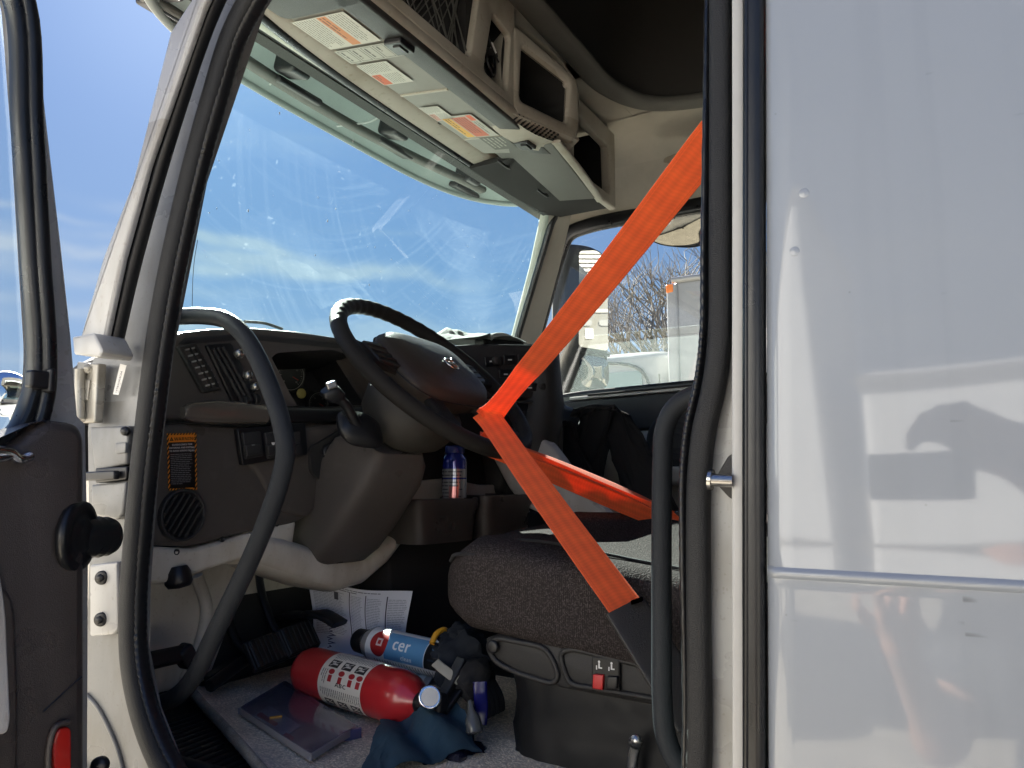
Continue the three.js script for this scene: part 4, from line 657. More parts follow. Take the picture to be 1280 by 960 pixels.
// pedals
{
  const ped = (name, c, t, tilt, w, h, arm, r) => {
    const p = px(c[0], c[1], { t }), ax = v3(Math.cos(.15), 0, -.12).normalize(), n = v3(-.1, Math.sin(tilt), Math.cos(tilt)).normalize(), ay = v3().crossVectors(n, ax).normalize(), x = v3().crossVectors(ay, n).normalize();
    const q = part(name, [obox(p, x, ay, n, [w, h, .016], .006), tube(arm.map(([u, v, tt], i) => px(u, v, { t: tt })), r, 30, 12)], m.black, T);
    const pad = [obox(p.clone().addScaledVector(n, .009), x, ay, n, [w * .94, h * .92, .010], .004)]; for (let i = -3; i <= 3; i++) pad.push(obox(p.clone().addScaledVector(n, .0145).addScaledVector(x, i * w / 7.6), x, ay, n, [.004, h * .84, .004], .001));
    part('pedal_pad', pad, m.matRubber, q);
  };
  ped('clutch_pedal', [331, 815], 1.50, .55, .078, .062, [[331, 822, 1.52], [300, 808, 1.55], [288, 780, 1.58], [290, 742, 1.62], [274, 704, 1.66]], .0085);
  ped('brake_pedal', [372, 799], 1.56, .55, .085, .062, [[372, 806, 1.58], [346, 790, 1.60], [334, 764, 1.63], [326, 735, 1.66], [322, 700, 1.70]], .0085);
  const p = [[388, 770, 1.62], [398, 766, 1.61], [412, 772, 1.60], [425, 780, 1.59]].map(([u, v, t]) => px(u, v, { t }));
  const a = part('accelerator_pedal', [sweep(p, oval(.028, .006, 14, 4), v3(.1, .75, .6)), tube([p[0], px(360, 770, { t: 1.66 }), px(330, 780, { t: 1.7 })], .01, 12, 10)], m.black, T);
  const bar = part('pedal_bracket', [tube([px(262, 858, { t: 1.42 }), px(300, 830, { t: 1.5 }), px(340, 806, { t: 1.6 })], .012, 16, 8), plate(pxs([[262, 846], [300, 822], [328, 800], [340, 800], [330, 830], [268, 862]], { z: -1.26 }), .02)], m.black, T);
  part('foot_rest', [obox(px(206, 822, { t: 1.30 }), v3(1, 0, 0), v3(0, .9, -.4).normalize(), v3(0, .4, .9).normalize(), [.09, .028, .03], .008), obox(px(232, 820, { t: 1.33 }), v3(.8, .5, 0).normalize(), v3(-.5, .8, 0).normalize(), v3(0, 0, 1), [.03, .04, .03], .008)], m.black, T);
}

// ribbed rubber tray in the footwell
{
  const ribs = [];
  for (let i = 0; i < 22; i++) { const z = -1.22 + i * .020; ribs.push(obox(V(.93, -.4225, z), v3(1, 0, -.06).normalize(), v3(0, 1, 0), v3(.06, 0, 1).normalize(), [.34, .010, .009], .003)); }
  const f = part('step_tray', [box([.752, -.428, -1.30], [1.20, -.422, -.2], .002), sweep([V(.762, -.41, -1.2), V(.762, -.41, -.9), V(.762, -.41, -.3)], oval(.012, .02, 10, 3), v3(0, 1, 0))], m.matRubber, T, { label: 'black ribbed rubber floor tray' });
  for (const g of ribs) part('rib', g, m.matRubber, f);
}

// driver seat
{
  const S = group('driver_seat', T, 'charcoal cloth driver seat on a black suspension base');
  const prof = (z) => { const k = sm(-.752, -.66, z); return k; };
  const zs = [-.752, -.749, -.742, -.728, -.705, -.67, -.62, -.55, -.46, -.36, -.26, -.15, -.08];
  const rings = zs.map((z, j) => {
    const k = Math.sqrt(Math.min(1, Math.max(.0006, (z + .7525) / .09))), kk = Math.min(1, k * 1.02), yc = -.166 - .055 * sm(-.68, -.1, z), hh = .078 * (.12 + .88 * kk), hw = .255 * (.62 + .38 * Math.min(1, kk));
    return ring(V(1.275, yc - .012 * (1 - kk), z), v3(1, 0, 0), v3(0, 1, 0), hw, hh, 4.6, 56).map(p => { const x = (p.x - 1.275) / .255; if (p.y > yc + H) p.y += .006 * x * x - .014 * Math.cos(x * 1.5) * sm(-.72, -.5, z) + .008 + .010 * x + .020 * Math.max(0, x) ** 1.5; else p.y -= .006 * x * x; return p.add(v3(0, .0035 * Math.sin(x * 9) * Math.sin(z * 21), 0)); });
  });
  part('cushion', loft(rings), m.fabric, S);
  const L = (o) => pxs([[640, 640]], o);
  part('cushion_seam', [sweep([[-.735, .70], [-.70, .74], [-.6, .75], [-.4, .75], [-.2, .75]].map(([z, k]) => V(1.275 - .255 * k, -.096 - .055 * sm(-.68, -.1, z) + .004 - .05 * (1 - sm(-.75, -.66, z)), z)), oval(.003, .0025, 8), v3(0, 1, 0))], m.fabricBlack, S);
  for (const k of [-1, 1]) part('cushion_piping', sweep([-.722, -.69, -.62, -.5, -.36, -.22, -.1].map((z, i) => V(1.275 + k * (.243 - (i ? 0 : .03)), -.166 - .055 * sm(-.68, -.1, z) + .0585 - (i ? 0 : .014) + .0095 * k, z)), oval(.0032, .0032, 8), v3(0, 1, 0)), m.fabricBlack, S);
  part('backrest', loft([[-.16, -.10, .21, .05], [-.10, -.06, .24, .075], [.2, .02, .25, .08], [.45, .09, .23, .07], [.56, .12, .17, .05], [.58, .125, .06, .02]].map(([y, z, a, b]) => ring(V(1.275, y, z), v3(1, 0, 0), v3(0, -.25, .97), a, b, 3, 40))), m.fabric, S);
  part('head_rest', loft([[.58, .10, .05], [.60, .13, .05], [.72, .14, .055], [.76, .12, .045], [.775, .05, .02]].map(([y, a, b]) => ring(V(1.275, y, .15), v3(1, 0, 0), v3(0, 0, 1), a, b, 3, 32))), m.fabric, S);
  // plastic side with moulded loops
  const w = (l, x) => pxs(l, { x });
  const side = part('side_cover', plate(w([[606, 798], [622, 793], [700, 806], [820, 830], [905, 856], [905, 905], [818, 882], [742, 868], [700, 860], [648, 842], [616, 822]], 1.036), .03, { bevel: .004, round: .006 }), m.seatPlastic, S);
  const loop = (l) => sweep(w(l, 1.034), oval(.0042, .004, 10), v3(-1, 0, 0), { closed: true, n: 90 });
  for (const l of [loop([[611, 806], [620, 799], [650, 803], [680, 811], [690, 824], [697, 846], [690, 853], [668, 848], [640, 838], [618, 824]]), loop([[702, 818], [712, 812], [760, 822], [820, 836], [900, 858], [900, 890], [820, 874], [740, 860], [714, 854], [706, 840]])]) part('moulded_loop', l, m.seatPlastic, side);
  part('bolt_cap', turned(px(617, 808, { x: 1.032 }), v3(-1, 0, 0), [[.010, 0], [.010, .004], [.007, .006], [0, .006]], 20), m.black, side);
  const sb = part('switch_bezel', plate(w([[740, 820], [775, 825], [775, 864], [739, 862]], 1.030), .01, { round: .003, bevel: .002 }), m.black, side);
  part('rocker_switch', plate(w([[741, 843], [754, 844], [753, 863], [740, 861]], 1.024), .01, { round: .002, bevel: .002 }), m.switchRed, sb, { label: 'red rocker switch on the seat side' });
  part('rocker_switch', plate(w([[758, 845], [772, 846], [771, 862], [757, 862]], 1.024), .01, { round: .002, bevel: .002 }), m.black, sb);
  const ic = canvasMat(128, 64, (g) => { g.fillStyle = '#0b0b0c'; g.fillRect(0, 0, 128, 64); g.fillStyle = '#d8d8d8'; for (const x of [30, 94]) { g.beginPath(); g.arc(x, 14, 6, 0, 7); g.fill(); g.fillRect(x - 4, 20, 8, 20); g.fillRect(x - 4, 36, 20, 6); g.fillRect(x - 16, 30, 6, 18); } }, .5);
  part('switch_icons', decal(px(742, 841, { x: 1.0295 }), px(773, 844, { x: 1.0295 }), px(773, 826, { x: 1.0295 }), px(742, 822, { x: 1.0295 }), .001), ic, sb, { uv: true });
  part('base_skirt', loft([[-.23, 1], [-.26, .99], [-.30, 1.0], [-.335, .985], [-.37, 1.0], [-.405, .99], [-.42, 1.01], [-.424, 1.01]].map(([y, k], j) => ring(V(1.275, y, -.34), v3(1, 0, 0), v3(0, 0, 1), .235 * k, .285 * k, 7, 64).map((p, i) => p.add(v3(.002 * Math.sin(i * 2.1 + j), 0, .003 * Math.sin(i * 1.7 + j * 2)))))), m.vinyl, S);
  const lv = w([[796, 925], [794, 934], [791, 950], [788, 990]], 1.015);
  part('recline_lever', [sweep(lv, oval(.0075, .0045, 12, 3), v3(-1, 0, 0)), turned(w([[795, 927]], 1.012)[0], v3(-1, 0, 0), [[.009, -.004], [.009, .004], [0, .005]], 20)], m.steel, S);
}

// orange seat belt caught round the wheel
{
  const B = group('seat_belt', T, 'bright orange seat belt pulled round the steering wheel rim');
  const flat = oval(.024, .00075, 20, 7), cam = V(0, 0, 0), toCam = (p) => cam.clone().sub(p).normalize();
  const r0 = px(613, 519, { t: 1.425 });
  const p1 = px(886, 180, { t: .89 }), mid = (a, b, k, s = 0) => a.clone().lerp(b, k).add(v3(0, -s, 0));
  const up = [px(606, 526, { t: 1.418 }), r0, mid(r0, p1, .25, .004), mid(r0, p1, .5, .006), mid(r0, p1, .75, .004), p1, p1.clone().lerp(r0, -.35), V(.79, .74, .10)];
  part('webbing', sweep(up, flat, (t) => v3(-.80, -.15, .58).lerp(v3(-.55, .05, .83), 1 - t).normalize(), { n: 80 }), m.orange, B, { uv: true });
  const a0 = px(611, 522, { t: 1.418 }), a1 = px(784, 761, { t: .985 });
  part('webbing', sweep([px(604, 514, { t: 1.425 }), a0, mid(a0, a1, .35, .002), mid(a0, a1, .7, .002), a1], flat, (t) => v3(-.72, .30, .62).normalize(), { n: 60 }), m.orange, B, { uv: true });
  const b0 = px(600, 552, { t: 1.46 }), b1 = px(866, 663, { t: 1.53 });
  part('webbing', sweep([b0, mid(b0, b1, .3, .0), mid(b0, b1, .65, .002), b1], flat, (t) => v3(-.60, .42 - .1 * t, .68).normalize(), { n: 60 }), m.orange, B, { uv: true });
  part('webbing', sweep([b0.clone().add(v3(.02, .012, -.012)), mid(b0, b1, .35, -.020).add(v3(.02, 0, -.01)), mid(b0, b1, .7, -.020).add(v3(.02, 0, -.01)), b1.clone().add(v3(.01, .012, -.01))], flat, (t) => v3(-.25, .90, .35).normalize(), { n: 60 }), m.orange, B, { uv: true });
  const s0 = px(781, 757, { t: .985 }), s1 = px(872, 902, { t: .90 });
  const stalk = part('belt_sleeve', [sweep([s0, mid(s0, s1, .3), mid(s0, s1, .7), s1], oval(.0285, .004, 18, 6), v3(-.74, .28, .62), { n: 20 })], m.seatPlastic, B);
  for (const [u, v] of [[772, 773], [796, 751]]) part('sleeve_clip', obox(px(u, v, { t: .978 }), v3(.5, .3, .75).normalize(), v3(.1, -.85, .1).normalize(), v3(-.8, .2, .55).normalize(), [.016, .006, .008], .002), m.black, B);
  const k = px(850, 676, { x: 1.50 });
  const bk = part('buckle', [loft([0, .4, .8, 1].map((q, i) => ring(k.clone().add(v3(-.01 + .02 * q, -.04 + .075 * q, .02 - .03 * q)), v3(.5, .2, .85).normalize(), v3(-.8, 0, .6).normalize(), [.028, .032, .03, .024][i], [.013, .016, .016, .012][i], 3.5, 22)))], m.black, B);
  part('release_button', obox(k.clone().add(v3(-.022, .014, .012)), v3(.5, .2, .85).normalize(), v3(-.1, .97, -.2).normalize(), v3(-.8, 0, .5).normalize(), [.026, .016, .006], .003), m.switchRed, bk);
  part('tongue', obox(k.clone().add(v3(.01, .045, -.015)), v3(.5, .2, .85).normalize(), v3(-.1, .97, -.2).normalize(), v3(-.8, 0, .5).normalize(), [.045, .02, .003], .001), m.chrome, bk);
}

// far door trim, far seat
{
  const F = group('far_door', T, 'inner trim of the far door, black above and grey below');
  const X = 2.70, q = (y, z) => V(X, y, z);
  part('upper_trim', plate([q(.300, -1.5), q(.333, -.35), q(.20, -.35), q(.17, -1.5)], .06, { bevel: .012 }), m.dashBlack, F);
  part('sill_ledge', [plate([V(2.69, .318, -1.28), V(2.69, .338, -.62), V(2.735, .338, -.62), V(2.735, .318, -1.28)], .012, { face: v3(0, 1, 0), bevel: .003 })], m.greyTrim, F);
  part('sill_slot', sweep([V(2.688, .322, -1.2), V(2.688, .331, -.9), V(2.688, .339, -.66)], oval(.004, .006, 8, 3), v3(-1, 0, 0)), m.void, F);
  part('lower_trim', plate([q(.165, -1.5), q(.195, -.35), q(-.42, -.35), q(-.42, -1.5)], .05, { bevel: .01 }), m.greyTrim, F);
  const sc = px(847, 552, { x: 2.695 }), sg = part('speaker', turned(sc, v3(-1, 0, 0), [[.115, -.01], [.115, .006], [.105, .010], [.10, .006], [0, .006]], 48), m.seatPlastic, F);
  for (const r of [.09, .07, .05, .03]) part('speaker_ring', turned(sc.clone().add(v3(-.006, 0, 0)), v3(-1, 0, 0), [[r, 0], [r, .003], [r - .006, .003], [r - .006, 0]], 40), m.black, sg);
  part('arm_rest', box([2.58, -.02, -1.0], [2.70, .045, -.35], .02), m.greyTrim, F);
  const P = group('far_seat', T, 'dark cloth passenger seat');
  part('cushion', loft([-.70, -.69, -.66, -.5, -.3, -.1].map((z, i) => ring(V(2.22, -.18, z), v3(1, 0, 0), v3(0, 1, 0), [.15, .21, .24, .245, .245, .24][i], [.03, .065, .08, .085, .085, .08][i], 3.2, 36))), m.fabric, P);
  part('backrest', loft([[-.14, -.10, .21, .05], [.1, -.03, .24, .07], [.45, .07, .23, .065], [.56, .10, .15, .04]].map(([y, z, a, b]) => ring(V(2.22, y, z), v3(1, 0, 0), v3(0, -.25, .97), a, b, 3, 36))), m.fabric, P);
  part('base_skirt', loft([[-.25, 1], [-.424, 1]].map(([y, k]) => ring(V(2.22, y, -.36), v3(1, 0, 0), v3(0, 0, 1), .22, .27, 7, 40))), m.vinyl, P);
}

// far mirror and look-down mirror
{
  const R = group('far_mirror', T, 'tall far side mirror with a flat glass above a small wide-angle one');
  const c = px(735, 392, { x: 3.10 }), n = v3(-.50, 0, .866), a = v3(.866, 0, .50), up = v3(0, 1, 0), P = (s, y, k = 0) => c.clone().addScaledVector(a, s).addScaledVector(up, y).addScaledVector(n, k);
  const K = FOCAL, sc = 3.45 / K, X = (u) => (u - 735) * sc / .98, Y = (v) => (392 - v) * sc;
  const f = (l, k = 0) => l.map(([u, v]) => P(X(u), Y(v), k));
  part('housing', [plate(f([[704, 312], [712, 304], [740, 302], [762, 308], [769, 322], [768, 430], [766, 470], [762, 488], [744, 494], [706, 494], [700, 480], [700, 330]]), .12, { bevel: .03, round: .04, face: n }),
    rod(P(X(708), Y(600), -.05), P(X(708), Y(230), -.05), .030), tube([P(X(712), Y(286), -.05), P(X(712), Y(286), -.05).add(v3(-.12, .02, -.05)), V(2.82, .98, -1.35)], .02, 20, 10)], m.mirrorShell, R);
  part('mirror_glass', plate(f([[722, 314], [748, 309], [762, 316], [765, 330], [764, 437], [720, 435]], .004), .006, { round: .02, face: n }), m.mirror, R, { label: 'flat upper mirror glass' });
  const w0 = f([[721, 444], [764, 446], [763, 470], [756, 484], [738, 486], [721, 478]], .0);
  const cw = w0.reduce((s, p) => s.add(p), v3()).divideScalar(6);
  part('wide_angle_glass', grid((s, t) => { const aa = s * 2 * Math.PI, r = t, q = P(X(743) + .082 * Math.sign(Math.cos(aa)) * Math.abs(Math.cos(aa)) ** .6 * r, Y(465) + .072 * Math.sign(Math.sin(aa)) * Math.abs(Math.sin(aa)) ** .6 * r, .016 * (1 - r * r) + .002); return q; }, 40, 10), m.mirrorConvex, R);
  part('glass_bar', plate(f([[718, 438], [766, 440], [766, 444], [718, 442]], .008), .01, { face: n }), m.mirrorShell, R);
  const L = group('look_down_mirror', T, 'rounded look-down mirror hung above the far window');
  const lc = px(852, 284, { x: 3.02 });
  const la = v3(.707, 0, .707), lb = v3(-.438, .778, .438), ln = v3(-.55, -.62, .55).normalize(), lr = (k, d) => ring(lc.clone().addScaledVector(ln, d), la, lb, .150 * k, .085 * k, 2.7, 48);
  part('convex_glass', loft([[1, 0], [.92, .004], [.75, .009], [.5, .013], [.25, .0152], [.02, .016]].map(([k, d]) => lr(k, d)), { cap: false }), m.mirrorConvex, L);
  part('shell', [loft([[1, -.001], [1.03, .003], [1.05, -.006], [1.0, -.03], [.8, -.06], [.4, -.08], [.02, -.084]].map(([k, d]) => lr(k, d)), { cap: false }), rod(lc.clone().add(v3(.03, .06, 0)), V(2.84, 1.15, -.70), .014)], m.mirrorShell, L);
}

// ------------------------------------------------------------------ loose things in the cab
const FLOOR = -.418;
function cloth(w, n, f) { const g = grid((s, t) => f(s, t), n, n); const h = g.clone(), p = h.attributes.position; for (let i = 0; i < p.count; i++) p.setY(i, p.getY(i) - .0016); return [g, h]; }
{ // carpet mat: a sheet that curls up along its left edge
  const y = FLOOR + .008;
  const A = [[196, 838], [250, 826], [300, 806], [345, 770]].map(([u, v]) => px(u, v, { y })), e = [[206, 850], [236, 866], [276, 905], [332, 968], [392, 1040]];
  const lft = (t) => { const k = t * (e.length - 1), i = Math.min(e.length - 2, Math.floor(k)), f = k - i; return px(e[i][0] + (e[i + 1][0] - e[i][0]) * f, e[i][1] + (e[i + 1][1] - e[i][1]) * f, { y }); };
  const far = (t) => V(1.44, y, -1.30 + 1.05 * t);
  const f = (s, t) => { const p = lft(t).lerp(far(t), s); const c = Math.exp(-s * 26) * (.055 * Math.exp(-t * 7) + .010); p.y += c + .004 * fbm(p.x * 7, p.z * 7, 7, 3); if (t < .08 && s > .1) p.z -= .0; return p; };
  const o = part('floor_mat', [grid(f, 70, 50)], m.carpet, scene, { origin: V(1.1, y, -.9) });
  tag(o, 'speckled grey carpet mat curling at its edge on the cab floor', 'floor mat');
  const edge = part('mat_edge', sweep(Array.from({ length: 15 }, (_, i) => f(.0, i / 14).add(v3(-.004, -.008, 0))), oval(.007, .010, 10), v3(0, 1, 0)), m.carpetEdge, o, { label: 'pale frayed edge of the mat' });
}
{ // fire extinguisher lying on the mat
  const r = .0445, a = V(1.130, FLOOR + .012 + r, -1.095), b = V(1.060, FLOOR + .014 + r, -.785), d = b.clone().sub(a).normalize(), L = a.distanceTo(b);
  const t = thing('fire_extinguisher', 'red fire extinguisher with white label lying on the grey floor mat', 'fire extinguisher', a.clone().setY(a.y - r));
  part('cylinder', turned(a, d, [[0, .004], [.018, .004], [.030, .001], [.040, .002], [.043, .010], [r, .022], [r, L - .055], [.043, L - .038], [.038, L - .018], [.028, L - .004], [.018, L + .004], [.016, L + .016], [0, L + .018]], 56), m.red, t);
  // printed band
  const lab = canvasMat(1024, 256, (g, W, Hh) => {
    g.fillStyle = '#dad6cc'; g.fillRect(0, 0, W, Hh);
    for (let k = 0; k < 4; k++) { const x = k * 256; lines(g, x + 8, 8, 60, 20, 12, 4, '#5b5954', 60 + k); for (const [yy, c] of [[14, '#1b1b1c'], [92, '#1b1b1c'], [170, '#1b1b1c']]) { g.fillStyle = c; g.fillRect(x + 78, yy, 56, 56); g.fillStyle = '#cfccc4'; g.fillRect(x + 88, yy + 30, 14, 20); g.fillRect(x + 106, yy + 10, 10, 30); g.strokeStyle = '#cfccc4'; g.lineWidth = 5; g.beginPath(); g.moveTo(x + 82, yy + 8); g.lineTo(x + 126, yy + 50); g.stroke(); } g.fillStyle = '#a3262b'; for (const yy of [24, 70, 130, 190]) { g.beginPath(); g.arc(x + 160, yy, 17, 0, 7); g.fill(); g.fillRect(x + 182, yy - 12, 40, 22); } g.fillStyle = '#1b1b1c'; g.font = 'bold 34px sans-serif'; g.save(); g.translate(x + 242, 150); g.rotate(-Math.PI / 2); g.fillText('ABC', 0, 0); g.restore(); lines(g, x + 150, 216, 96, 3, 12, 4, '#5b5954', 70 + k); }
  }, .45);
  const ax = v3(1, 0, 0).addScaledVector(d, -d.x).normalize(), ay = v3().crossVectors(d, ax);
  part('label', grid((s, q) => a.clone().addScaledVector(d, .100 + .125 * q).addScaledVector(ax, (r + .0008) * Math.cos(s * 2 * Math.PI)).addScaledVector(ay, (r + .0008) * Math.sin(s * 2 * Math.PI)), 56, 2), lab, t, { uv: true, label: 'white printed label round the cylinder' });
  const n0 = b.clone().addScaledVector(d, .012);
  const v = part('valve', [turned(n0, d, [[.017, -.006], [.018, .006], [.014, .010], [.014, .030], [.011, .034], [0, .035]], 28), obox(n0.clone().addScaledVector(d, .034).add(v3(-.006, .010, 0)), d, v3(0, 1, 0), v3().crossVectors(d, v3(0, 1, 0)), [.05, .030, .022], .006), obox(n0.clone().addScaledVector(d, .050).add(v3(.02, .035, 0)), v3(.55, .8, .2).normalize(), v3(-.8, .55, 0).normalize(), v3(-.1, -.15, .97).normalize(), [.085, .012, .018], .003), obox(n0.clone().addScaledVector(d, .058).add(v3(.03, .018, 0)), v3(.75, .62, .2).normalize(), v3(-.62, .78, 0).normalize(), v3(-.1, -.15, .97).normalize(), [.075, .010, .016], .003)], m.black, t);
  const gp = px(537, 872, { t: 1.19 });
  const gg = part('gauge', turned(gp, v3(-.70, .35, .60), [[.017, -.016], [.018, 0], [.0185, .006], [.016, .009], [.0145, .007], [0, .007]], 36), m.chrome, v);
  part('gauge_face', [turned(gp, v3(-.70, .35, .60), [[.0135, .0072], [.0135, .0078], [0, .0078]], 30)], canvasMat(64, 64, (g) => { g.fillStyle = '#cfcdc8'; g.fillRect(0, 0, 64, 64); g.fillStyle = '#a83030'; g.fillRect(0, 30, 64, 8); }, .3), gg);
}
function sprayCan(name, label, a, b, r, capEnd, mt, group) {
  const d = b.clone().sub(a).normalize(), L = a.distanceTo(b), t = thing(name, label, 'spray can', a.clone().setY(a.y - r), group);
  part('can', turned(a, d, [[0, 0], [r * .7, .0], [r * .78, .004], [r, .020], [r, L - .012], [r * 1.03, L - .008], [r * 1.03, L - .002], [r * .92, L], [r * .8, L - .006], [0, L - .008]], 44), m.white, t);
  part('cap', turned(a.clone().addScaledVector(d, -.030), d, [[0, 0], [r * .60, 0], [r * .70, .005], [r * .74, .028], [r * .80, .036], [0, .037]], 32), m.black, t);
  const ax = v3(0, 1, 0).addScaledVector(d, -d.y).normalize(), ay = v3().crossVectors(d, ax);
  part('label', grid((s, q) => a.clone().addScaledVector(d, .024 + (L - .040) * q).addScaledVector(ax, (r + .0006) * Math.cos((s - .41) * 2 * Math.PI)).addScaledVector(ay, (r + .0006) * Math.sin((s - .41) * 2 * Math.PI)), 48, 2), mt, t, { uv: true });
  return t;
}
{
  const print = (turn) => canvasMat(512, 512, (g, W, Hh) => {
    g.fillStyle = '#dfe3e6'; g.fillRect(0, 0, W, Hh);
    for (const o of [0]) { g.save(); g.translate(0, 0); lines(g, 330, 120, 150, 1, 1, 1, '#666', 1);
      // u runs round the can, v along it (bottom of the canvas is the cap end)
      lines(g, 60, 40, 150, 24, 15, 5, '#7b8288', 91); g.fillStyle = '#5f97c4'; g.fillRect(235, 150, 135, 240); g.fillStyle = '#15181c'; g.fillRect(235, 20, 135, 126); g.fillStyle = '#a92a2c'; g.beginPath(); g.ellipse(300, 430, 66, 52, 0, 0, 7); g.fill(); g.fillStyle = '#d9c9c6'; g.fillRect(280, 410, 36, 36); g.fillStyle = '#a92a2c'; g.fillRect(289, 419, 18, 18);
      g.save(); g.translate(236, 180); g.rotate(-Math.PI / 2); g.scale(-1, 1); g.restore();
      g.save(); g.translate(318, 345); g.rotate(-Math.PI / 2); g.fillStyle = '#e8eef2'; g.font = 'bold 70px sans-serif'; g.fillText('cer', 0, 0); g.font = 'bold 26px sans-serif'; g.fillText('clean', 60, 40); g.restore();
      for (let i = 0; i < 9; i++) { g.fillStyle = i % 2 ? '#3c5c78' : '#23313f'; g.fillRect(196 + i * 16, 40 + (i * 37) % 50, 8, 40); }
      lines(g, 380, 30, 110, 26, 17, 5, '#7b8288', 92); g.restore(); }
  }, .3);
  const pA = print();
  sprayCan('spray_can', 'white and blue spray can with black cap lying on another can', px(460, 803, { t: 1.52 }), px(584, 832, { t: 1.38 }), .0325, 0, pA);
  sprayCan('spray_can', 'plain white can with black cap wedged between extinguisher and upper can', px(452, 832, { t: 1.56 }).add(v3(0, -.006, 0)), px(545, 858, { t: 1.40 }).add(v3(.01, -.010, 0)), .031, 0, canvasMat(64, 64, (g) => { g.fillStyle = '#b4bcc2'; g.fillRect(0, 0, 64, 64); lines(g, 4, 6, 50, 7, 8, 3, '#8b9298', 12); g.fillStyle = '#5a8fae'; g.fillRect(0, 44, 64, 14); }, .3));
}
{ // printed form leaning on the engine tunnel
  const p = [px(389, 815, { t: 1.66 }), px(508, 838, { t: 1.60 }), px(515, 741, { t: 1.66 }), px(387, 726, { t: 1.74 })];
  const mt = canvasMat(512, 512, (g, W, Hh) => { g.fillStyle = '#e6e6ea'; g.fillRect(0, 0, W, Hh); for (const x of [205, 305, 415]) { g.fillStyle = '#43434a'; g.fillRect(x, 40, 5, 330); } for (const x of [16, 214, 314, 424]) lines(g, x, 60, x === 16 ? 170 : 78, 30, 11, 3, '#8c8c94', x); g.fillStyle = '#55555c'; g.fillRect(120, 60, 22, 60); lines(g, 30, 20, 440, 2, 14, 5, '#6a6a72', 7); g.strokeStyle = '#4a4668'; g.lineWidth = 5; for (let i = 0; i < 9; i++) { const y = 250 + i * 26; g.beginPath(); g.moveTo(70 + (i % 3) * 8, y); g.lineTo(96 + (i % 2) * 14, y + 8); g.lineTo(78, y + 18); g.stroke(); } g.fillStyle = '#2d2d33'; g.fillRect(420, 396, 66, 60); }, .75);
  const f = (s, t) => p[0].clone().lerp(p[1], s).lerp(p[3].clone().lerp(p[2], s), t).add(v3(.0, .006 * Math.sin(s * 5 + t * 2), .012 * Math.sin(s * 6) * t + .008 * Math.sin(t * 4 + s * 3)));
  const o = part('paper_sheet', grid(f, 26, 26), mt, scene, { uv: true, origin: V(1.3, FLOOR, -1.2) }); tag(o, 'creased printed form propped against the dark tunnel behind the cans', 'paper');
}
{ // thin clear plastic case
  const y = FLOOR + .016, c4 = [[299, 893], [356, 858], [446, 916], [388, 952]].map(([u, v]) => px(u, v, { y }));
  const t = thing('plastic_case', 'flat smoky clear plastic case on the mat in front of the pedals', 'plastic case', c4[0].clone().setY(FLOOR + H));
  const lift = (k) => c4.map(p => p.clone().add(v3(0, k, 0)));
  part('case_lid', plate(lift(.012), .003, { round: .012, face: v3(0, 1, 0), bevel: .001 }), m.clear, t);
  part('case_base', [plate(lift(.003), .003, { round: .012, face: v3(0, 1, 0), bevel: .001 }), ...[0, 1, 2, 3].map(i => { const a = c4[i], b = c4[(i + 1) % 4], u = v3(0, .010, 0); return plate([a, b, b.clone().add(u), a.clone().add(u)], .0022); })], M([.6, .58, .60], .3, { transmission: .65, thickness: 0 }), t);
  const q = (s, u) => c4[0].clone().lerp(c4[3], s).lerp(c4[1].clone().lerp(c4[2], s), u).add(v3(0, .005, 0));
  const card = part('card', plate([q(.16, .10), q(.62, .10), q(.62, .42), q(.16, .42)], .002, { face: v3(0, 1, 0) }), M([.6, .6, .64], .7), t);
  part('clip', [plate([q(.20, .10), q(.46, .12), q(.46, .18), q(.20, .18)].map(p => p.add(v3(0, .003, 0))), .002, { face: v3(0, 1, 0) }), plate([q(.62, .04), q(.74, .04), q(.72, .12), q(.62, .12)].map(p => p.add(v3(0, .003, 0))), .002, { face: v3(0, 1, 0) })], m.switchRed, t);
  part('key', obox(q(.40, .22).add(v3(0, .006, 0)), v3(.8, 0, .6), v3(0, 1, 0), v3(-.6, 0, .8), [.02, .004, .006], .001), m.yellow, t);
  part('latch_tab', plate([c4[2].clone().add(v3(-.03, .010, .0)), c4[2].clone().add(v3(-.002, .010, .012)), c4[2].clone().add(v3(-.002, -.006, .012)), c4[2].clone().add(v3(-.03, -.006, 0))], .006, { bevel: .001 }), M([.07, .07, .16], .3), t);
}
{ // blue rag
  const y = FLOOR + .004, c = [[452, 962], [478, 905], [560, 880], [596, 930], [560, 985]];
  const k0 = px(448, 985, { y: y - .0 }), k1 = px(474, 900, { y: y }), k2 = px(562, 868, { y: y + .06 }), k3 = px(600, 950, { y });
  const f = (s, t) => { const p = k0.clone().lerp(k3, s).lerp(k1.clone().lerp(k2, s), t); const r = fbm(s * 3.2 + 1, t * 3.2 + t * s, 17, 4) - .5, fold = Math.abs(Math.sin(s * 5.5 + t * 2.2 + 2 * r)) ** 1.5; p.y += .012 + .030 * fold * (.35 + .65 * Math.sin(Math.PI * s)) * Math.sin(Math.PI * Math.min(1, t * .9 + .1)) ** .5 + .02 * r; p.x += .03 * r; p.z += .025 * (fbm(t * 4, s * 4, 19, 3) - .5); return p; };
  const o = part('shop_rag', cloth(0, 60, f), m.blueCloth, scene, { origin: k0.clone() }); tag(o, 'crumpled teal blue shop rag between floor mat and seat base', 'rag');
}
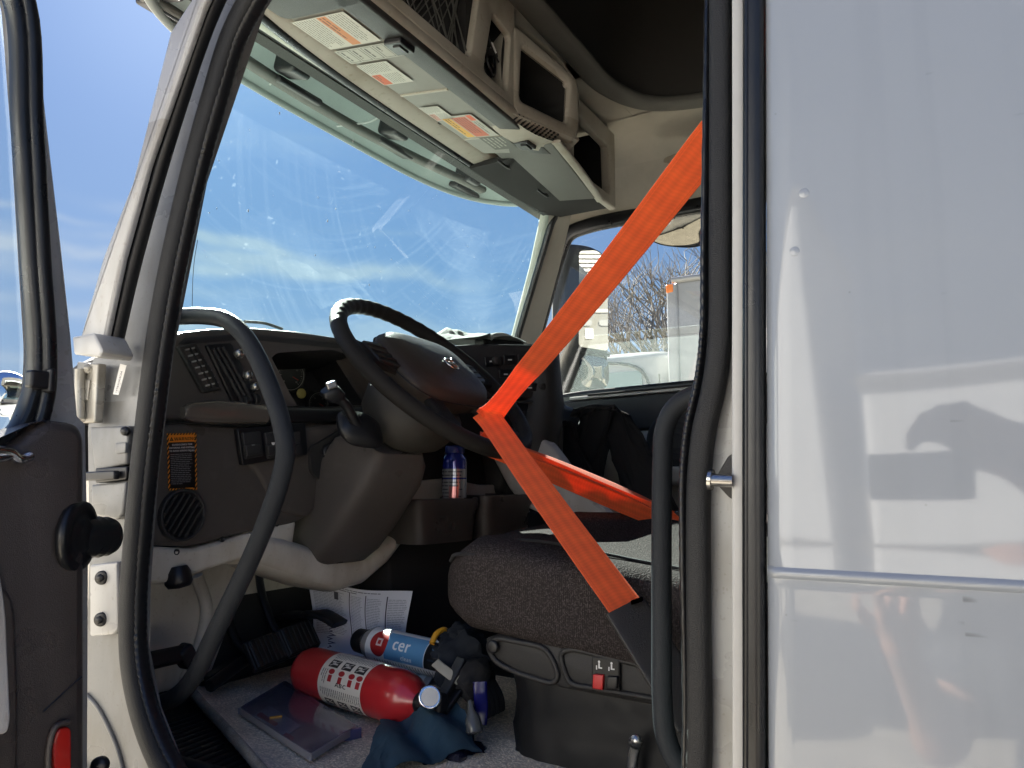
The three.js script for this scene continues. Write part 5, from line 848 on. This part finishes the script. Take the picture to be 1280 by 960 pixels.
{ // dark cap with a pale strap, odds and ends at the foot of the seat
  const c = px(580, 824, { t: 1.32 }), t = thing('cloth_cap', 'dark rumpled cloth cap with a pale strap beside the seat base', 'cap', c.clone().setY(c.y - .06));
  part('crown', [blob(c, [.042, .038, .052], 3, 1.1, 2.6), blob(c.clone().add(v3(.015, .030, -.02)), [.030, .022, .032], 8, 1.0, 2.8)], M([.020, .026, .038], .95, { map: cloudy, bumpMap: rep(tWeave, .03), bumpScale: .001 }), t);
  part('strap', sweep([px(544, 828, { t: 1.262 }), px(556, 838, { t: 1.245 }), px(570, 848, { t: 1.235 }), px(581, 853, { t: 1.25 })], oval(.008, .0015, 10, 4), v3(-.6, .3, .7)), canvasMat(128, 32, (g) => { g.fillStyle = '#9a968a'; g.fillRect(0, 0, 128, 32); lines(g, 6, 8, 116, 2, 10, 4, '#4a4844', 5); }, .7), t, { uv: false });
  const r = px(549, 797, { t: 1.36 });
  const y = part('cable_loop', tube([r.clone().add(v3(-.022, -.006, 0)), r.clone().add(v3(-.008, .008, 0)), r.clone().add(v3(.010, .012, .004)), r.clone().add(v3(.018, .004, .004)), r.clone().add(v3(.008, -.006, .006)), r.clone().add(v3(-.004, -.012, .01))], .0052, 30, 10), m.yellow, scene, { origin: r.clone() }); tag(y, 'loop of yellow cord poking out above the spray can', 'cord');
  const b = px(600, 877, { t: 1.19 });
  const w = part('wrapper', sweep([b.clone().add(v3(.0, .030, 0)), b.clone().add(v3(-.002, .01, .002)), b.clone().add(v3(.004, -.012, 0)), b.clone().add(v3(0, -.034, 0))], oval(.011, .004, 12, 3), v3(-.8, .1, .6), { n: 20 }), canvasMat(64, 128, (g) => { g.fillStyle = '#0e1258'; g.fillRect(0, 0, 64, 128); g.fillStyle = '#d9a520'; g.fillRect(16, 30, 10, 66); g.fillRect(30, 40, 8, 40); g.fillStyle = '#e8e4d0'; g.fillRect(42, 30, 5, 60); }, .25), scene, { origin: b.clone() }); tag(w, 'small shiny blue snack wrapper tucked against the seat base', 'wrapper');
  const q = px(594, 918, { t: 1.16 });
  const bt = part('clear_tube', [turned(q.clone(), v3(.2, .75, -.3), [[0, 0], [.011, 0], [.013, .004], [.012, .022], [.006, .034], [.004, .048], [0, .05]], 20)], M([.25, .26, .26], .15, { transmission: .7, thickness: 0 }), scene, { origin: q.clone() }); tag(bt, 'small clear plastic nozzle tube standing beside the blue rag', 'tube');
  const d0 = px(566, 948, { t: 1.17 });
  const pb = part('plastic_bag', blob(d0, [.055, .03, .05], 23, .8, 3.2), M([.015, .015, .03], .22, { clearcoat: .6 }), scene, { origin: d0.clone() }); tag(pb, 'crumpled glossy dark plastic bag at the bottom beside the rag', 'bag');
  const d1 = px(590, 846, { t: 1.26 });
  const gl = part('work_glove', [blob(d1, [.035, .03, .03], 31, .6, 2.5), ...[0, 1, 2, 3].map(i => tube([d1.clone().add(v3(-.01 + .012 * i, -.01, .02)), d1.clone().add(v3(-.014 + .014 * i, -.035, .035)), d1.clone().add(v3(-.012 + .015 * i, -.055, .034))], .0085, 10, 10))], m.fabricBlack, scene, { origin: d1.clone() }); tag(gl, 'black work glove hanging behind the extinguisher valve', 'glove');
}
{ // blue can-shaped bottle in the cup tray
  const base = px(568, 612, { t: 1.88 }); base.y = H - .078;
  const t = thing('drink_bottle', 'blue drink bottle with silver label standing in the cup tray', 'bottle', base.clone()), r = .0305;
  part('bottle', turned(base, v3(0, 1, 0), [[0, 0], [.027, 0], [r, .006], [r, .122], [.029, .131], [.022, .140], [.021, .144], [0, .144]], 40), M([.015, .03, .30], .18, { clearcoat: 1, clearcoatRoughness: .05, metal: .3 }), t);
  part('cap', turned(base.clone().add(v3(0, .142, 0)), v3(0, 1, 0), [[.021, 0], [.024, .002], [.024, .015], [.021, .019], [0, .020]], 32), M([.02, .04, .22], .3), t);
  part('label', grid((s, k) => base.clone().add(v3(-(r + .0006) * Math.cos((s - .42) * 2.0 * Math.PI * .5), .014 + .090 * k, (r + .0006) * Math.sin(-(s - .42) * 2 * Math.PI * .5) * -1)), 30, 2), canvasMat(256, 256, (g, W) => { g.fillStyle = '#9fa4ad'; g.fillRect(0, 0, W, W); lines(g, 20, 16, 200, 9, 24, 8, '#4b5160', 3); g.fillStyle = '#1b2f8c'; g.fillRect(0, 0, 30, W); g.fillRect(0, 60, W, 10); g.fillStyle = '#c98a8a'; g.fillRect(120, 120, 60, 90); }, .2, { metal: .5 }), t, { uv: true, label: 'silver printed label' });
}
{ // cloth and gloves on the dash top
  const p0 = V(1.72, .378, -1.22), f = (s, t) => V(1.70 + .30 * s, .372 + .03 * s, -1.10 - .22 * t).add(v3(0, .006 + .055 * (fbm(s * 4, t * 3, 51, 4) - .2) * Math.sin(Math.PI * s) ** .5 * Math.sin(Math.PI * t) ** .4 + .02 * Math.abs(Math.sin(s * 7 + t * 3)) * Math.sin(Math.PI * s), .02 * Math.sin(s * 9)));
  const o = part('dash_cloth', cloth(0, 44, f), m.greyCloth, scene, { origin: p0 }); tag(o, 'crumpled grey cloth lying on top of the dashboard', 'cloth');
  const k = px(618, 424, { t: 2.25 });
  const h = part('sunglasses_case', [obox(k.clone().add(v3(.03, -.01, 0)), v3(.95, .04, .3).normalize(), v3(0, 1, 0), v3(-.3, 0, .95).normalize(), [.16, .022, .05], .008)], m.black, scene, { origin: k.clone() }); tag(h, 'flat black case on the dashboard beside the grey cloth', 'case');
}
{ // black jacket thrown over the far seat
  const j = thing('jacket', 'black jacket hung in folds over the far seat with collar coloured lighter as if sunlit', 'jacket', px(755, 600, { x: 2.2 }));
  const limb = (l, ws, seed) => loft(l.map(([u, v, x], i) => ring(px(u, v, { x }), v3(.45, 0, .9).normalize(), v3(.9, .1, -.45).normalize(), ws[i], ws[i] * .55, 2.4, 30).map((p, k) => p.add(v3(.010 * Math.sin(k * 1.3 + i + seed), .006 * Math.sin(k * 2.3 + seed), .012 * Math.sin(k * .9 + i * 1.7 + seed))))));
  part('body', [limb([[748, 508, 2.2], [748, 514, 2.2], [746, 530, 2.2], [738, 560, 2.2], [730, 590, 2.18], [728, 620, 2.15], [730, 650, 2.1]], [.02, .045, .05, .052, .055, .06, .06], 1), limb([[762, 511, 2.25], [768, 520, 2.25], [780, 545, 2.25], [792, 575, 2.25], [806, 605, 2.22], [815, 640, 2.2]], [.02, .04, .05, .06, .066, .07], 4), limb([[706, 528, 2.1], [706, 534, 2.1], [710, 555, 2.1], [722, 590, 2.05], [730, 620, 2.05]], [.01, .03, .036, .04, .04], 7)], m.fabricBlack, j);
  part('collar', limb([[722, 520, 2.17], [730, 513, 2.18], [745, 509, 2.19], [758, 508, 2.2], [764, 512, 2.2]], [.012, .022, .026, .022, .01], 2), M([.05, .05, .052], .9, { bumpMap: rep(tWeave, .03), bumpScale: .001 }), j);  // collar cloth coloured lighter than the body to look sunlit
}

// ------------------------------------------------------------------ beyond the far window
const G = -H;                                     // ground, counted from the lens
{ // white box truck standing alongside
  const t = thing('box_truck', 'white box truck with an orange corner lamp parked beyond the far window', 'truck', V(7.6, G, -1));
  const X0 = 6.65, fz = -2.12, top = 1.80;
  part('cargo_box', [box([X0, -.55, fz], [X0 + 2.5, top, fz + 6.5], .05)], m.white, t);
  part('corner_post', [sweep([V(X0 + .02, -.55, fz), V(X0 + .02, top - .05, fz)], oval(.055, .055, 16, 3), v3(1, 0, 0), { n: 4 }), rod(V(X0, top - .0, fz), V(X0, top - .0, fz + 6.5), .028), rod(V(X0 - .005, -.5, fz), V(X0 - .005, -.5, fz + 6.5), .05)], m.white, t);
  const rv = []; for (let i = 0; i < 12; i++) for (let k = 0; k < 22; k++) { const g = new THREE.SphereGeometry(.010, 6, 4); g.translate(X0, H + -.4 + k * .10, fz + .45 + i * .5); rv.push(g); }
  part('rivet', rv, m.white, t).userData.kind = 'stuff';
  for (let i = 1; i < 13; i++) part('panel_seam', box([X0 - .004, -.45, fz + i * .5 - .004], [X0 + .01, top - .05, fz + i * .5 + .004], 0), m.whitePlain, t);
  part('marker_lamp', [box([X0 - .04, top - .12, fz - .05], [X0 + .05, top - .04, fz + .02], .015)], m.amber, t);
  // cab
  part('cab', [loft([[-.95, 1, 0], [.1, 1, 0], [.55, .98, .02], [1.14, .93, .08], [1.22, .88, .14], [1.24, .6, .3]].map(([y, k, s]) => ring(V(X0 + 1.22, y, fz - .95 + s * .3), v3(1, 0, 0), v3(0, 0, 1), 1.02 * k, .86 * (1 - s * .5), 6, 48))), box([X0 + .35, -.9, fz - 3.0], [X0 + 2.1, .05, fz - 1.7], .15)], m.white, t);
  const wx = X0 + .215;
  part('cab_window', plate([V(wx, .40, fz - 1.55), V(wx + .03, 1.03, fz - 1.32), V(wx + .03, 1.03, fz - .40), V(wx, .40, fz - .38)], .03, { round: .06, face: v3(-1, 0, 0) }), m.tint, t);
  part('window_bar', box([wx - .012, .40, fz - .98], [wx + .02, 1.03, fz - .94], .004), m.rubber, t);
  part('window_trim', sweep([V(wx, .40, fz - 1.55), V(wx + .03, 1.03, fz - 1.32), V(wx + .03, 1.03, fz - .40), V(wx, .40, fz - .38)], oval(.016, .012, 8), v3(1, 0, 0), { closed: true, n: 40 }), m.rubber, t);
  part('door_seam', [box([wx - .016, -.8, fz - .22], [wx + .01, .98, fz - .21], 0)], m.visorGrey, t);
  for (const [z, x] of [[fz - 2.2, X0 + .5], [fz + 4.4, X0 + .25], [fz - 2.2, X0 + 2.0], [fz + 4.4, X0 + 2.25]]) { const w = part('wheel', turned(V(x - .13, G + .5, z), v3(1, 0, 0), [[.30, 0], [.48, .0], [.50, .04], [.50, .22], [.48, .26], [.30, .26]], 36), m.tyre, t); part('wheel_disc', turned(V(x - .13, G + .5, z), v3(1, 0, 0), [[0, .06], [.12, .05], [.20, .08], [.30, .02]], 30), m.steelDirty, w); }
  part('chassis', box([X0 + .5, -.95, fz - 2.8], [X0 + 2.0, -.6, fz + 6.2], .02), m.black, t);
}
function boxTrailer(label, x0, x1, z0, z1, top, front) {
  const t = thing('box_trailer', label, 'trailer', V((x0 + x1) / 2, G, (z0 + z1) / 2));
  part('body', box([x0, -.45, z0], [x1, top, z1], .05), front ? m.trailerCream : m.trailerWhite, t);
  part('rail', [box([x0 - .02, top - .12, z0 - .02], [x1 + .02, top - .02, z1 + .02], .01), box([x0 - .02, -.48, z0 - .02], [x1 + .02, -.34, z1 + .02], .01)], m.steelDirty, t);
  for (const z of [z0 + 1.3, z1 - 2.6, z1 - 1.3]) for (const x of [x0 + .05, x1 - .30]) part('wheel', turned(V(x, G + .5, z), v3(1, 0, 0), [[0, .05], [.25, .03], [.30, 0], [.48, 0], [.5, .04], [.5, .22], [.48, .25], [.3, .25], [0, .22]], 28), m.tyre, t);
  if (front) { // louvres and slots in the front wall
    const slot = (x, y, w, h) => part('vent_slot', plate([V(x - w / 2, y - h / 2, z0 - .012), V(x + w / 2, y - h / 2, z0 - .012), V(x + w / 2, y + h / 2, z0 - .012), V(x - w / 2, y + h / 2, z0 - .012)], .02, { round: h * .48, face: v3(0, 0, -1) }), m.visorGrey, t);
    for (let x = x0 + .06; x < x1; x += .25) for (const y of [2.05, 2.48]) slot(x, y, .16, .08);
    part('number_plate', decal(V(x0 + .40, 1.84, z0 - .014), V(x0 + .30, 1.84, z0 - .014), V(x0 + .30, 1.97, z0 - .014), V(x0 + .40, 1.97, z0 - .014), 0), canvasMat(64, 80, (g) => { g.fillStyle = '#aaa898'; g.fillRect(0, 0, 64, 80); g.fillStyle = '#3a3a36'; g.font = 'bold 70px sans-serif'; g.fillText('3', 12, 66); }), t, { uv: true });
    for (let i = 0; i < 5; i++) part('louvre', box([x0 + .1, top - .18 - i * .06, z0 - .05], [x1 - .1, top - .15 - i * .06, z0 - .01], .005), m.greyTrim, t);
    part('seam', box([x0, 2.19, z0 - .016], [x1, 2.23, z0], 0), m.panelGrey, t);
  }
  return t;
}
boxTrailer('white trailer with louvred front wall seen only in the far mirror', 3.45, 5.95, 5.2, 14, 3.1, true);
boxTrailer('low white trailer behind the photographer seen only as a reflection in the side panel', -6.2, -4.0, -.42, 5.5, .72, false);
boxTrailer('white trailer on the driver side seen only as a reflection in the side panel', -6.4, -3.9, -9.5, -.62, 1.95, false);

// bare winter trees
function bareTree(seed, h) {
  const r = rng(seed), trunk = [], limbs = [], twigs = [];
  const q = new THREE.Quaternion();
  (function grow(p, dir, len, rad, depth) {
    const steps = depth > 3 ? 3 : 2; let a = p.clone(), d = dir.clone();
    for (let i = 0; i < steps; i++) {
      const b = a.clone().addScaledVector(d, len / steps), k = depth === 6 ? trunk : depth > 3 ? limbs : twigs;
      const g = new THREE.CylinderGeometry(rad * (1 - .28 * (i + 1) / steps), rad * (1 - .28 * i / steps), len / steps, depth > 4 ? 8 : depth > 2 ? 4 : 3, 1, true);
      g.translate(0, len / steps / 2, 0); g.applyQuaternion(q.setFromUnitVectors(v3(0, 1, 0), d)); g.translate(a.x, a.y, a.z); k.push(g);
      a = b; d.add(v3((r() - .5) * .35, .05 + (r() - .4) * .2, (r() - .5) * .35)).normalize();
    }
    if (depth === 0) return;
    const n = depth === 6 ? 4 : depth > 2 ? 3 : 2;
    for (let i = 0; i < n; i++) { const az = r() * 6.28, sp = .32 + r() * .55, nd = v3(Math.cos(az) * sp, 0, Math.sin(az) * sp).add(d).normalize(); grow(i < 2 ? a : p.clone().lerp(a, .45 + .5 * r()), nd, len * (.66 + .2 * r()), Math.max(rad * .60, .0048), depth - 1); }
  })(v3(0, 0, 0), v3((r() - .5) * .1, 1, (r() - .5) * .1).normalize(), h * .26, h * .018, 6);
  return { trunk: mergeGeometries(trunk.map(clean)), limbs: mergeGeometries(limbs.map(clean)), twigs: mergeGeometries(twigs.map(clean)) };
}
{
  const kinds = [3, 8, 21].map(s => bareTree(s, 9.5));
  const at = [[792, 30, 0, .5, 'pale bare tree left of the box truck, nearest the mirror'], [818, 27, 1, .72, 'bare spreading tree showing just left of the box truck corner'], [845, 33, 2, 1.45, 'tall bare tree rising behind the box truck corner'], [876, 36, 0, 1.7, 'tall bare tree above the box truck roof, rightmost in the window'], [775, 40, 2, .45, 'small distant bare tree right beside the far mirror'], [760, 44, 1, .45, 'distant bare tree half hidden behind the far mirror'], [832, 44, 0, 1.3, 'hazy bare tree behind the others near the box truck'], [905, 34, 1, 1.5, 'bare tree behind the box truck, hidden past the door frame']];
  at.forEach(([u, d, k, s, label], i) => {
    const p = px(u, 600, { t: d }); p.y = 0;
    const t = thing('bare_tree', label, 'tree', p, 'bare trees along the edge of the yard');
    for (const [n, g] of [['trunk', kinds[k].trunk], ['limbs', kinds[k].limbs], ['twigs', kinds[k].twigs]]) { const o = new THREE.Mesh(g, m.bark); o.name = n; o.castShadow = o.receiveShadow = true; t.add(o); }
    t.rotation.y = i * 1.7; t.scale.setScalar(s);
  });
}
{ // far hedge-line of brush closing the yard
  const r = rng(77), g = []; for (let i = 0; i < 3800; i++) { const u = 700 + r() * 330, d = 46 + r() * 14, p = px(u, 600, { t: d }), h = 1.2 + r() * 3.4; const c = new THREE.CylinderGeometry(.006, .03, h, 3, 1, true); c.rotateX((r() - .5) * .9); c.rotateZ((r() - .5) * .9); c.translate(p.x, h / 2, p.z); g.push(c); }
  const o = part('brush', g, m.bark); tag(o, 'band of leafless brush along the far side of the yard', 'brush', null, 'stuff');
}


// the photographer, who shows only as a faint reflection in the side panel
{
  const Fh = v3(.868, 0, -.496), Rt = v3(.496, 0, .868), Q = (f, r, y) => v3(0, y, 0).addScaledVector(Fh, f).addScaledVector(Rt, r);   // ahead, to the right, height above ground
  // joints [place, radius]
  const J = {
    hip: [Q(-.50, 0, .98), .155], waist: [Q(-.50, 0, 1.14), .140], chest: [Q(-.49, 0, 1.36), .165], neckB: [Q(-.48, 0, 1.53), .075], neck: [Q(-.455, 0, 1.62), .058],
    skull: [Q(-.435, 0, 1.765), .098], jaw: [Q(-.385, 0, 1.685), .062], nose: [Q(-.325, 0, 1.725), .016],
    shR: [Q(-.47, .185, 1.48), .068], elR: [Q(-.24, .21, 1.44), .045], wrR: [Q(-.095, .035, 1.70), .029],
    shL: [Q(-.47, -.185, 1.48), .068], elL: [Q(-.36, -.25, 1.20), .045], wrL: [Q(-.16, -.20, 1.40), .029],
    hipR: [Q(-.50, .095, .93), .098], knR: [Q(-.47, .11, .50), .062], anR: [Q(-.52, .12, .10), .042], toR: [Q(-.36, .14, .045), .038],
    hipL: [Q(-.50, -.095, .93), .098], knL: [Q(-.45, -.11, .50), .062], anL: [Q(-.47, -.12, .10), .042], toL: [Q(-.31, -.14, .045), .038],
  };
  const chain = (...n) => n.slice(1).map((b, i) => [J[n[i]], J[b]]);
  const bones = [...chain('hip', 'waist', 'chest', 'neckB', 'neck', 'skull', 'jaw', 'nose'), ...chain('chest', 'shR', 'elR', 'wrR'), ...chain('chest', 'shL', 'elL', 'wrL'), ...chain('hip', 'hipR', 'knR', 'anR', 'toR'), ...chain('hip', 'hipL', 'knL', 'anL', 'toL')];
  // hands: palm and five bent fingers each, curled round the phone's edges
  const hand = (w, o, up, inn) => { // wrist, outward along the palm, thumb side, curl direction
    const out = [], k = (a, b, c) => w.clone().addScaledVector(o, a).addScaledVector(up, b).addScaledVector(inn, c), p0 = [k(.0, 0, 0), .026], p1 = [k(.05, .012, .004), .024], p2 = [k(.05, -.022, .004), .022];
    out.push([p0, p1], [p0, p2], [p1, p2]);
    [[.030, .030, .0092], [.012, .034, .0095], [-.008, .032, .009], [-.028, .026, .0082]].forEach(([b, l, r], i) => { const a = [k(.082, b, .006), r + .001], c = [k(.082 + l, b * 1.05, .014), r], d = [k(.088 + l, b * 1.05, .014 + l * .8), r * .92], e = [k(.076 + l, b, .022 + l * 1.2), r * .85]; out.push([[k(.045, b * .8, .004), .013], a], [a, c], [c, d], [d, e]); });
    const t0 = [k(.018, .022, .004), .014], t1 = [k(.040, .052, .018), .0115], t2 = [k(.066, .060, .036), .010]; out.push([t0, t1], [t1, t2]);
    return out;
  };
  const bonesR = hand(J.wrR[0], Q(.45, -.55, .70).normalize(), Q(.2, .7, .5).normalize(), Q(.75, -.5, -.3).normalize()), bonesL = [];
  const handL = hand(J.wrL[0], Q(.35, .25, .85).normalize(), Q(.2, -.8, .2).normalize(), Q(.9, .2, -.2).normalize());
  const dist = (p, [[a, ra], [b, rb]]) => { const dx = b.x - a.x, dy = b.y - a.y, dz = b.z - a.z, t = Math.min(1, Math.max(0, ((p.x - a.x) * dx + (p.y - a.y) * dy + (p.z - a.z) * dz) / (dx * dx + dy * dy + dz * dz + 1e-9))), x = p.x - a.x - dx * t, y = p.y - a.y - dy * t, z = p.z - a.z - dz * t; return Math.sqrt(x * x + y * y + z * z) - (ra + (rb - ra) * t); };
  function skin(list, lo, hi, n, k, grow = 0, cut = null) {
    const mc = new MarchingCubes(n, m.black, false, false, 400000), s = Math.max(hi.x - lo.x, hi.y - lo.y, hi.z - lo.z) / 2, c = lo.clone().add(hi).multiplyScalar(.5), p = v3();
    for (let z = 0; z < n; z++) for (let y = 0; y < n; y++) for (let x = 0; x < n; x++) {
      p.set(c.x + s * (x - n / 2) / (n / 2), c.y + s * (y - n / 2) / (n / 2), c.z + s * (z - n / 2) / (n / 2));
      let d = 1; for (const b of list) { const e = dist(p, b); if (d > .9 && e > .3) { d = Math.min(d, e); continue; } const h = Math.max(0, Math.min(1, .5 + .5 * (d - e) / k)); d = d + (e - d) * h - k * h * (1 - h); }
      d -= grow; if (cut) d = Math.max(d, cut(p)); mc.field[z * n * n + y * n + x] = -d;
    }
    mc.isolation = 0; mc.update();
    const g = new THREE.BufferGeometry(); g.setAttribute('position', new THREE.BufferAttribute(mc.positionArray.slice(0, mc.count * 3), 3)); g.setAttribute('normal', new THREE.BufferAttribute(mc.normalArray.slice(0, mc.count * 3), 3));
    g.scale(s, s, s); g.translate(c.x, c.y, c.z); return g;
  }
  const o = thing('person', 'person in dark shirt holding up a phone, mirrored faintly in the white panel', 'person', Q(-.50, 0, 0));
  const flesh = M([.50, .27, .19], .55), shirt = M([.05, .055, .065], .9, { bumpMap: rep(tWeave, .03), bumpScale: .001 }), jeans = M([.035, .05, .085], .9, { bumpMap: rep(tWeave, .02), bumpScale: .001 });
  const lo = v3(-.85, -.02, -.55), hi = v3(.12, 1.92, .62);
  const handBox = (w) => [w.clone().addScalar(-.15), w.clone().addScalar(.17)];
  part('body', [skin(bones, lo, hi, 128, .045), skin([...bonesR, [J.wrR, [J.elR[0].clone().lerp(J.wrR[0], .55), .034]]], ...handBox(J.wrR[0]), 84, .008), skin([...handL, [J.wrL, [J.elL[0].clone().lerp(J.wrL[0], .55), .034]]], ...handBox(J.wrL[0]), 84, .008)], flesh, o);
  const tor = [...chain('hip', 'waist', 'chest', 'neckB'), ...chain('chest', 'shR'), ...chain('chest', 'shL'), [J.shR, [J.shR[0].clone().lerp(J.elR[0], .55), .058]], [J.shL, [J.shL[0].clone().lerp(J.elL[0], .55), .058]]];
  part('shirt', skin(tor, lo, hi, 100, .05, .012, p => Math.max(.93 - p.y, p.y - 1.545)), shirt, o);
  part('jeans', skin([...chain('hip', 'waist'), ...chain('hip', 'hipR', 'knR', 'anR'), ...chain('hip', 'hipL', 'knL', 'anL')], lo, hi, 100, .05, .011, p => p.y - .99), jeans, o);
  part('shoe', skin([...chain('anR', 'toR'), ...chain('anL', 'toL')], v3(-.75, -.02, -.45), v3(.0, .3, .4), 70, .03, .012, p => Math.max(p.y - .13, .004 - p.y)), m.black, o);
  part('hair', skin([[J.skull, [Q(-.475, 0, 1.76), .092]], [J.skull, [Q(-.43, 0, 1.80), .085]]], Q(-.62, -.2, 1.55).min(Q(-.2, .2, 2)), Q(-.2, .2, 2).max(Q(-.62, -.2, 1.55)), 60, .03, .008, p => Math.max(1.715 - p.y, p.clone().sub(Q(-.385, 0, 1.77)).dot(Fh) - .02 - .5 * (p.y - 1.80))), M([.03, .022, .016], .8), o);
  // eyes, mouth, ears
  for (const s of [-1, 1]) { const e = new THREE.SphereGeometry(.011, 14, 10); const q = Q(-.340, .032 * s, 1.742); e.translate(q.x, q.y, q.z); part('eye', e, m.whitePlain, o); const r = new THREE.SphereGeometry(.024, 14, 10); r.scale(.5, 1.3, 1); const z = Q(-.44, .097 * s, 1.735); r.translate(z.x, z.y, z.z); part('ear', r, flesh, o); }
  const mo = Q(-.330, 0, 1.672); part('mouth', obox(mo, Rt, v3(0, 1, 0), Fh, [.045, .010, .012], .004), M([.35, .12, .10], .5), o);
  const ph = Q(-.012, -.062, H + .012);
  tag(part('phone', [obox(ph, Rt, v3(0, 1, 0), Fh, [.150, .074, .009], .004)], m.black, scene, { origin: ph.clone() }), 'dark phone in the hands of the mirrored photographer', 'phone');
}

scene.traverse(o => { if (o.isMesh) { o.castShadow = true; o.receiveShadow = true; } });
renderer.render(scene, camera);
